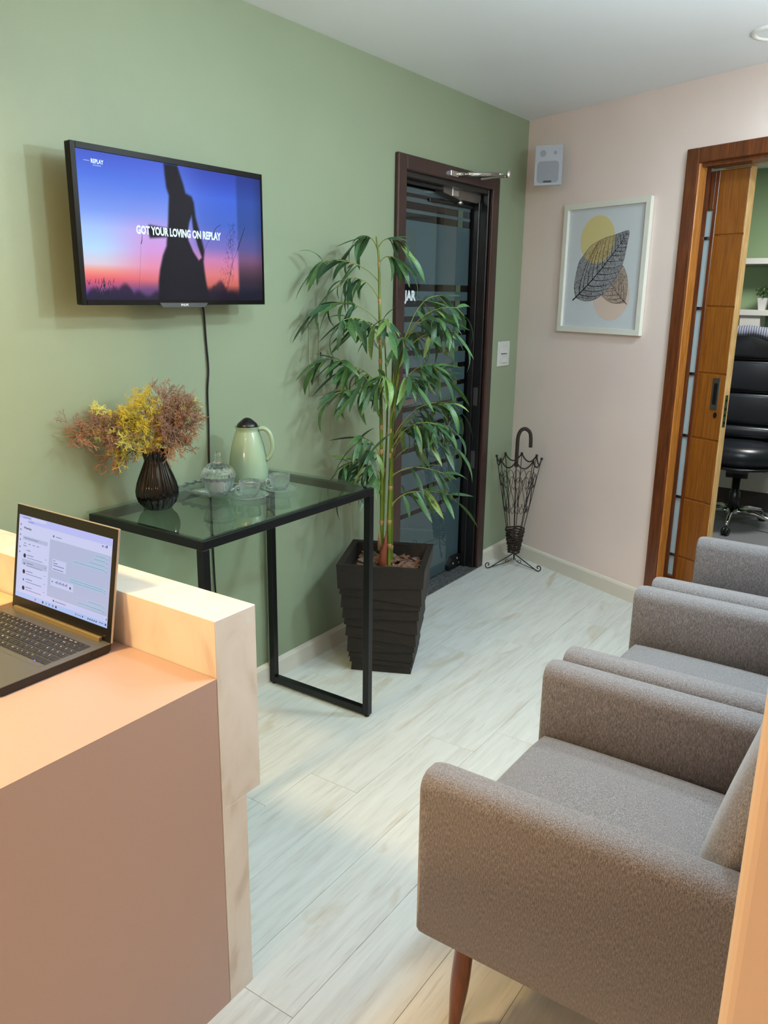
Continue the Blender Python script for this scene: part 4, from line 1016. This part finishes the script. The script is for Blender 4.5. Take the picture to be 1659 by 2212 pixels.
for a in (R(234), R(356), R(112)):
    dx, dy = math.cos(a), math.sin(a); Lf = .155 if a > 2.5 or a < 0 else .11
    if abs(a-R(112)) < .01: Lf = .10
    b = bmesh.new()
    def q3(r, z): return (dx*r, dy*r, z)
    tube(smoothpts([q3(.0, .082), q3(.02, .07), q3(Lf*.6, .035), q3(Lf, .006), q3(Lf+.022, .010), q3(Lf+.026, .030), q3(Lf+.010, .036), q3(Lf+.004, .024), q3(Lf+.012, .020)], 4), .0032, 6, bm=b)
    tube(smoothpts([q3(.012, .05), q3(.02, .036), q3(.035, .030), q3(.07, .022), q3(Lf*.9, .010)], 4), .002, 6, bm=b)
    tube(smoothpts([q3(.045, .046), q3(.05, .032), q3(.038, .026), q3(.030, .036), q3(.036, .042)], 4), .002, 6, bm=b)
    put('foot', b, IRON, us, True)

# ================================================================ BAMBOO
PC_ = (.2535, -1.744); PR = R(25.4)
bp = thing('potted_bamboo', 'tall artificial bamboo in a square dark planter beside the glass door', 'plant', (PC_[0]+.022, PC_[1]-.008, 0), PR)
def m_pot():
    k = M('dark_brown_planter'); v = k.coord((1, 1, 14)); n = k.n('ShaderNodeTexNoise'); n.inputs['Scale'].default_value = 26; n.inputs['Detail'].default_value = 4; k.l(v, n.inputs['Vector'])
    k.l(k.ramp(n.outputs[0], [(.3, lin((20, 15, 12))), (.7, lin((38, 30, 25)))]), k.b.inputs['Base Color']); k.b.inputs['Roughness'].default_value = .6; k.bump(n.outputs[0], .3, .001); return k.m
POT = m_pot(); HP = .485
def hw(z): return .124+(.181-.124)*(z/HP)**.85
edges = [HP, .395, .345, .30, .25, .20, .155, .10, .062, .035, 0]
tilts = [0, .012, -.018, .004, .006, -.014, -.016, .010, -.004, -.004, 0]
potp = None
for i in range(len(edges)-1):
    zt1, zb1 = edges[i]+.012, edges[i+1]; w1 = hw(edges[i]); w0 = w1-.007
    if i == 0: zt1 = HP
    t1, t0 = (tilts[i], tilts[i+1])
    b = bmesh.new(); wt, wb = hw(min(zt1, HP))-.003*(i > 0), hw(zb1)+.0038
    V = []
    for (ww, zz, tl) in ((wt-.004 if i else wt, zt1 if i == 0 else zt1, 0 if i == 0 else t1), (wb, zb1, t0)):
        V.append([b.verts.new((sx*ww, sy*ww, zz+1.0*tl*(sx*.9+sy*.3*(-1)**i))) for sx, sy in ((-1, -1), (1, -1), (1, 1), (-1, 1))])
    for j in range(4): b.faces.new((V[0][j], V[1][j], V[1][(j+1) % 4], V[0][(j+1) % 4]))
    # underside lip back to the core
    core = [b.verts.new((v.co.x*.93, v.co.y*.93, v.co.z)) for v in V[1]]
    for j in range(4): b.faces.new((V[1][j], core[j], core[(j+1) % 4], V[1][(j+1) % 4]))
    if i == 0:
        iw_ = .155; inn = [b.verts.new((sx*iw_, sy*iw_, HP-.002)) for sx, sy in ((-1, -1), (1, -1), (1, 1), (-1, 1))]; low = [b.verts.new((sx*.145, sy*.145, .40)) for sx, sy in ((-1, -1), (1, -1), (1, 1), (-1, 1))]
        for j in range(4): b.faces.new((V[0][j], V[0][(j+1) % 4], inn[(j+1) % 4], inn[j])); b.faces.new((inn[j], inn[(j+1) % 4], low[(j+1) % 4], low[j]))
    bmesh.ops.recalc_face_normals(b, faces=b.faces)
    if potp is None: potp = put('planter', b, POT, bp)
    else: put('planter_layer', b, POT, potp)
b = box(-.147, .147, -.147, .147, .38, .425); put('soil', b, plain('dark_soil', (36, 26, 22), .9), bp)
# bark chips
rg = random.Random(21); chips = []
BARK = [plain('bark_brown', (112, 82, 68), .8, bump=.4, bs=120), plain('bark_grey', (128, 112, 104), .8, bump=.4, bs=120), plain('bark_tan', (140, 100, 72), .8, bump=.4, bs=120)]
for i in range(9):
    b = bmesh.new(); n = 7; Lc, Wc = rg.uniform(.018, .028), rg.uniform(.008, .013)
    A = [b.verts.new((Lc*math.cos(2*math.pi*k/n)*rg.uniform(.75, 1.1), Wc*math.sin(2*math.pi*k/n)*rg.uniform(.75, 1.1), rg.uniform(.002, .004))) for k in range(n)]
    B = [b.verts.new((v.co.x*.9, v.co.y*.85, v.co.z-rg.uniform(.004, .007))) for v in A]
    b.faces.new(A); b.faces.new(B[::-1])
    for k in range(n): b.faces.new((A[k], B[k], B[(k+1) % n], A[(k+1) % n]))
    bmesh.ops.recalc_face_normals(b, faces=b.faces); me = bpy.data.meshes.new('bark_chip'); b.to_mesh(me); b.free(); me.materials.append(BARK[i % 3]); chips.append(me)
for i in range(230):
    x, y = rg.uniform(-.128, .128), rg.uniform(-.128, .128)
    o = put('bark_chip', chips[rg.randrange(9)], None, bp, loc=(x, y, .427+rg.uniform(0, .014)+.004*(i/230)))
    o.rotation_euler = (rg.uniform(-.45, .45), rg.uniform(-.35, .35), rg.uniform(0, 6.28))
# stems
def m_bamboo():
    k = M('bamboo_green'); v = k.coord((1, 1, .3)); n = k.n('ShaderNodeTexNoise'); n.inputs['Scale'].default_value = 25; k.l(v, n.inputs['Vector'])
    k.l(k.ramp(n.outputs[0], [(.3, lin((78, 96, 24))), (.7, lin((116, 134, 44)))]), k.b.inputs['Base Color']); k.b.inputs['Roughness'].default_value = .4; return k.m
BAM = m_bamboo(); NODE = plain('bamboo_node_tan', (170, 132, 92), .6); SHEATH = plain('red_brown_sheath', (128, 62, 40), .6)
ipr = Matrix.Rotation(-PR, 3, 'Z'); PO = Vector((PC_[0]+.022, PC_[1]-.008, 0))
BC = Vector((.26, -1.75, 0))
def W(r, z, d=0):
    p = BC+RT*r+FH*d; p.z = z
    if p.x < .035: p = p-FH*((.035-p.x)/.562)
    return p
def loc(p): return ipr @ (Vector(p)-PO)
stems = {'A': [(-.009, .42, 0), (-.016, .875, 0), (-.025, 1.253, 0), (-.032, 1.522, 0), (-.037, 1.678, 0), (-.047, 1.762, 0)],
 'B': [(.020, .42, -.03), (.021, .778, -.02), (.030, 1.068, 0), (.049, 1.254, .01), (.075, 1.40, .02)],
 'C': [(.031, .42, .03), (.029, .876, .03), (.028, 1.161, .02), (.062, 1.34, .02)],
 'D': [(-.012, .42, .035), (-.002, .8, .04), (.004, 1.1, .04), (-.012, 1.40, .04)],
 'E': [(.008, .42, -.01), (.018, .8, -.01), (.02, 1.08, -.03), (.03, 1.30, -.03)]}
SR = {'A': .0085, 'B': .0085, 'C': .0075, 'D': .006, 'E': .006}
SP = {}
for nm, l in stems.items():
    pts = smoothpts([W(r, z, d) for r, z, d in l], 8); SP[nm] = pts
    rad = [SR[nm]*(1-.62*i/(len(pts)-1)) for i in range(len(pts))]
    so = put('bamboo_stem', tube([loc(p) for p in pts], rad, 10), BAM, bp, True)
    zz = .50+.03*len(nm); step = {'A': .125, 'B': .14, 'C': .15, 'D': .16, 'E': .13}[nm]; zz = .46+step*.5
    while zz < pts[-1].z-.08:
        i = min(range(len(pts)), key=lambda k: abs(pts[k].z-zz)); c = loc(pts[i]); r_ = rad[i]
        b = lathe([(r_*1.0, -.014), (r_*1.22, -.004), (r_*1.32, 0), (r_*1.05, .006)], 10, close=False)
        put('node_ring', b, NODE if rg.random() < .7 else BAM, so, True, loc=c); zz += step*rg.uniform(.8, 1.2)
b = tube([loc(W(-.004, .42, -.045)), loc(W(-.006, .47, -.045)), loc(W(-.002, .51, -.045)), loc(W(.004, .545, -.04)), loc(W(.006, .59, -.035))], [.019, .0175, .014, .009, .001], 12); put('sheath_shoot', b, SHEATH, bp, True)
b = tube([loc(W(-.016, .50, .0)), loc(W(-.018, .53, 0)), loc(W(-.02, .60, 0))], [.013, .011, .001], 10); put('sheath_shoot', b, NODE, bp, True)
# leaves
def m_leaf(name, c1, c2):
    k = M(name); v = k.coord((1, 1, 1)); n = k.n('ShaderNodeTexNoise'); n.inputs['Scale'].default_value = 30; k.l(v, n.inputs['Vector'])
    k.l(k.ramp(n.outputs[0], [(.3, lin(c1)), (.7, lin(c2))]), k.b.inputs['Base Color']); k.b.inputs['Roughness'].default_value = .42; return k.m
LM_ = [m_leaf('bamboo_leaf_dark', (40, 72, 48), (60, 98, 66)), m_leaf('bamboo_leaf_mid', (54, 92, 54), (84, 128, 74)), m_leaf('bamboo_leaf_light', (92, 128, 62), (130, 160, 92))]
TWIG = plain('yellow_green_twig', (132, 148, 64), .5)
leafm = []
for mi in range(3):
    for vi in range(4):
        b = bmesh.new(); n = 8; Ll = 1.0; droop = (.25, .55, .85, .1)[vi]; rowsL = []
        ang = 0; p = Vector((0, 0, 0))
        for i in range(n+1):
            t = i/n; wdt = .098*math.sin(math.pi*min(1, t*.94+.05))**.75*(1-.25*t); wdt = max(wdt, .004)
            if i: ang = -droop*t*1.5; p = p+Vector((math.cos(ang), 0, math.sin(ang)))*Ll/n
            rowsL.append([b.verts.new(p+Vector((0, -wdt, .025*(wdt/.085)))), b.verts.new(p), b.verts.new(p+Vector((0, wdt, .025*(wdt/.085))))])
        for i in range(n):
            for j in range(2): b.faces.new((rowsL[i][j], rowsL[i+1][j], rowsL[i+1][j+1], rowsL[i][j+1]))
        me = bpy.data.meshes.new('leaf'); b.to_mesh(me); b.free(); me.materials.append(LM_[mi])
        for f in me.polygons: f.use_smooth = True
        leafm.append(me)
nleaf = 0
xtra = bmesh.new()
def add_leaf(p, d, L, rgx, extra=False):
    global nleaf
    extra = extra or nleaf >= 298
    d = Vector(d).normalized(); e = p+d*L*.85
    if e.x < .02:   # keep clear of the wall
        d.x += (.03-e.x)/L; d.normalize()
    side = d.cross(Vector((0, 0, 1)))
    if side.length < .1: side = Vector((1, 0, 0))
    side.normalize(); side = (Matrix.Rotation(rgx.uniform(-.7, .7), 3, d) @ side)
    up_ = side.cross(d).normalized(); m = Matrix((d, -side, up_)).transposed()
    mi = rgx.choices((0, 1, 2), (5, 4, 1.6))[0]
    if extra:
        me = leafm[mi*4+rgx.randrange(4)].copy(); M4 = Matrix.Translation(ipr @ (p-PO)) @ (ipr @ m).to_4x4() @ Matrix.Scale(L, 4); me.transform(M4); i0 = len(xtra.faces); xtra.from_mesh(me); bpy.data.meshes.remove(me)
        xtra.faces.ensure_lookup_table()
        for f_ in xtra.faces[i0:]: f_.material_index = mi
        return
    o = put('leaf', leafm[mi*4+rgx.randrange(4)], None, bp, loc=ipr @ (p-PO))
    o.rotation_euler = (ipr @ m).to_euler(); o.scale = (L, L, L); nleaf += 1
rg = random.Random(42)
BR = [('A', 1.60, -.25, 1.665, -.06, 9), ('A', 1.52, -.17, 1.60, -.04, 7), ('A', 1.70, -.12, 1.75, .05, 7), ('A', 1.72, .04, 1.735, -.03, 7), ('A', 1.66, .055, 1.665, .02, 5),
 ('A', 1.42, -.26, 1.50, -.05, 10), ('A', 1.36, -.17, 1.45, -.10, 8), ('D', 1.36, -.10, 1.44, .0, 7), ('A', 1.40, .0, 1.44, -.1, 6),
 ('A', 1.12, -.25, 1.30, -.06, 10), ('D', 1.10, -.17, 1.27, .0, 8), ('A', 1.06, -.20, 1.17, -.10, 8), ('E', 1.10, -.10, 1.20, -.12, 8), ('E', 1.16, -.02, 1.24, -.14, 7),
 ('B', 1.36, .20, 1.545, .03, 6), ('B', 1.38, .27, 1.50, -.02, 6), ('B', 1.34, .20, 1.46, -.06, 9), ('B', 1.30, .26, 1.41, -.04, 9), ('C', 1.30, .12, 1.40, .06, 7), ('C', 1.26, .06, 1.38, -.05, 6),
 ('B', 1.12, .18, 1.28, -.06, 9), ('C', 1.10, .22, 1.24, .05, 8), ('E', 1.05, .09, 1.24, -.10, 7),
 ('B', .96, .24, 1.13, -.03, 9), ('C', .98, .27, 1.12, .03, 8), ('B', .92, .20, 1.05, -.08, 9), ('C', .90, .26, 1.03, .0, 8), ('C', .86, .12, 1.06, .05, 5),
 ('C', .86, .27, .955, -.02, 6), ('B', .80, .24, .84, -.03, 4), ('C', .70, .27, .745, .0, 6), ('B', .70, .16, .76, -.03, 4),
 ('A', .90, -.10, .985, -.04, 6), ('A', .82, -.06, .93, -.07, 6), ('A', .80, -.17, .865, -.03, 9), ('A', .78, -.07, .875, -.05, 7), ('D', .70, -.14, .80, -.03, 6)]
for (sn, zs_, r1, z1, dep, nl) in BR:
    pts = SP[sn]; p0 = min(pts, key=lambda q_: abs(q_.z-zs_)).copy(); p1 = W(r1, z1, dep); hv = (p1-p0); hv.z = 0
    mid = p0+hv*.35+Vector((0, 0, (z1-zs_)*.75+.05)); cv = crv(p0, mid, p1, 8); tip = p1+hv.normalized()*.03-Vector((0, 0, .03)); cv.append(tip)
    put('branch', tube([loc(q_) for q_ in cv], [.0022-.0001*i for i in range(len(cv))], 5), TWIG, bp, True)
    hn = hv.normalized() if hv.length > .01 else Vector((0, -1, 0)); sd = Vector((-hn.y, hn.x, 0))
    for i in range(nl):
        t = .45+.55*i/(nl-1); idx = t*8; k0_ = int(idx); q_ = cv[k0_].lerp(cv[min(k0_+1, 9)], idx-k0_)
        s = 1 if i % 2 else -1
        d = hn*rg.uniform(.35, 1.0)+sd*s*rg.uniform(.2, .95)+Vector((0, 0, rg.uniform(-.95, .15)))
        add_leaf(q_, d, rg.uniform(.10, .155), rg)
    add_leaf(tip, hn+Vector((0, 0, -.8)), .14, rg)
    for i in range(nl//2+1):
        q_ = cv[rg.randrange(4, 9)]; add_leaf(q_, hn*rg.uniform(-.1, .9)+sd*rg.uniform(-1, 1)+Vector((0, 0, rg.uniform(-.9, .35))), rg.uniform(.08, .13), rg, True)
me = bpy.data.meshes.new('leaf_cluster'); xtra.to_mesh(me); xtra.free()
for m_ in LM_: me.materials.append(m_)
put('leaf_cluster', me, None, bp, True, kind='stuff')

# ================================================================ ARMCHAIRS
def armchair(x, y0, label, first=None):
    CW, AT, AZ0, AZ1, DX = .674, .088, .288, .650, .72
    if first:
        r = first.copy(); C.objects.link(r); r.location = (x, y0, 0); r['label'] = label
        for ch in first.children:
            c = ch.copy(); C.objects.link(c); c.parent = r
        return r
    t = thing('armchair', label, 'armchair', (x, y0, 0), 0, 'grey armchairs along the right wall')
    for yy in (0, CW-AT):
        b = bmesh.new(); rr = .034
        prof = [(yy, AZ0)]+[(yy+rr-rr*math.cos(a), AZ1-rr+rr*math.sin(a)) for a in [R(90*i/7) for i in range(8)]]+[(yy+AT-rr+rr*math.sin(a), AZ1-rr+rr*math.cos(a)) for a in [R(90*i/7) for i in range(8)]]+[(yy+AT, AZ0)]
        n = 22; rings = []
        for i in range(3):
            rings.append([b.verts.new(((.0, .008, .024)[i], (p[0]-(yy+AT/2))*(.90, .975, 1)[i]+yy+AT/2, AZ0+(p[1]-AZ0)*(.975, .993, 1)[i]+(0.004, 0, 0)[i])) for p in prof])
        rings.append([b.verts.new((DX, p[0], p[1])) for p in prof])
        for A_, B_ in zip(rings[:-1], rings[1:]):
            for k in range(len(prof)): b.faces.new((A_[k], B_[k], B_[(k+1) % len(prof)], A_[(k+1) % len(prof)]))
        b.faces.new(rings[0]); b.faces.new(rings[-1][::-1]); bmesh.ops.recalc_face_normals(b, faces=b.faces)
        o = put('armrest', b, FABRIC, t, True)
        for p in o.data.polygons:
            if len(p.vertices) > 5: p.use_smooth = False
    # seat cushion, gently crowned
    b = bmesh.new(); nx_, ny_ = 22, 16; y_a, y_b = AT+.003, CW-AT-.003; top = []
    for i in range(nx_+1):
        row = []
        for j in range(ny_+1):
            u, v = i/nx_, j/ny_; xx = .006+u*.52; yy = y_a+v*(y_b-y_a)
            cr = .018*math.sin(math.pi*v)**.5*math.sin(math.pi*min(1, .12+u*.88))**.5
            edge = min(u*.55, .035)/.035; drop = .030*(1-math.sqrt(max(0, 1-(1-edge)**2)))
            ed2 = min(min(v, 1-v)*(y_b-y_a), .02)/.02; drop += .014*(1-math.sqrt(max(0, 1-(1-ed2)**2)))
            row.append(b.verts.new((xx, yy, .476+cr-drop)))
        top.append(row)
    for i in range(nx_):
        for j in range(ny_): b.faces.new((top[i][j], top[i+1][j], top[i+1][j+1], top[i][j+1]))
    bot = [b.verts.new((v.co.x, v.co.y, .335)) for v in top[0]]; botr = [b.verts.new((v.co.x, v.co.y, .335)) for v in top[-1]]
    for j in range(ny_): b.faces.new((top[0][j], top[0][j+1], bot[j+1], bot[j])); b.faces.new((top[-1][j], botr[j], botr[j+1], top[-1][j+1]))
    b.faces.new([top[i][0] for i in range(nx_+1)]+[botr[0], bot[0]]); b.faces.new([top[i][-1] for i in range(nx_, -1, -1)]+[bot[-1], botr[-1]]); b.faces.new(bot+botr[::-1])
    bmesh.ops.recalc_face_normals(b, faces=b.faces); o = put('seat_cushion', b, FABRIC, t, True)
    for p in o.data.polygons:
        if len(p.vertices) > 4 or abs(p.normal.x) > .9: p.use_smooth = False
    put('front_rail', box(.012, .60, AT+.001, CW-AT-.001, .290, .333, .01, 2), FABRIC, t)
    b = prism([(.60, .29), (.70, .29), (.78, .90), (.69, .92)], 'y', AT+.001, CW-AT-.001); bmesh.ops.bevel(b, geom=b.edges[:], offset=.02, segments=3, affect='EDGES'); put('backrest', b, FABRIC, t, True)
    # leaning back cushion with a bowed front
    b = bmesh.new(); nz, ny_ = 18, 14; fr, bk = [], []
    for i in range(nz+1):
        u = i/nz; z = .482+u*.42; lean = .475+u*.113; row, rowb = [], []
        for j in range(ny_+1):
            v = j/ny_; yy = AT+.006+v*(CW-2*AT-.012); puff = .045*(max(0, 1-(2*v-1)**4)**.6)*(max(0, 1-(2*u-1)**6)**.6)
            row.append(b.verts.new((lean-puff+.03, yy, z))); rowb.append(b.verts.new((lean+.055, yy, z)))
        fr.append(row); bk.append(rowb)
    for i in range(nz):
        for j in range(ny_):
            b.faces.new((fr[i][j], fr[i+1][j], fr[i+1][j+1], fr[i][j+1])); b.faces.new((bk[i][j], bk[i][j+1], bk[i+1][j+1], bk[i+1][j]))
        b.faces.new((fr[i][0], bk[i][0], bk[i+1][0], fr[i+1][0])); b.faces.new((fr[i][-1], fr[i+1][-1], bk[i+1][-1], bk[i][-1]))
    for j in range(ny_): b.faces.new((fr[0][j], fr[0][j+1], bk[0][j+1], bk[0][j])); b.faces.new((fr[-1][j], bk[-1][j], bk[-1][j+1], fr[-1][j+1]))
    bmesh.ops.recalc_face_normals(b, faces=b.faces); put('back_cushion', b, FABRIC, t, True)
    for (lx, ly, sx, sy) in ((.080, .080, -1, -1), (.080, CW-.080, -1, 1), (.62, .080, 1, -1), (.62, CW-.080, 1, 1)):
        pts = [(lx+sx*f*.018, ly+sy*f*.012, .292*(1-f)) for f in [k/12 for k in range(13)]]
        put('leg', tube(pts, [.0195, .0195, .0196, .0198, .020, .0203, .0203, .0196, .018, .0160, .0140, .0125, .0115], 16), LEGW, t, True)
    return t
a1_ = armchair(1.3890, -3.2814, 'grey fabric armchair nearest the camera, its turned walnut leg in view')
a2_ = armchair(1.3975, -2.5905, 'grey fabric armchair between the nearest and the farthest of the row', a1_)
a3_ = armchair(1.4163, -1.8873, 'grey fabric armchair at the far end of the row by the office door', a1_)
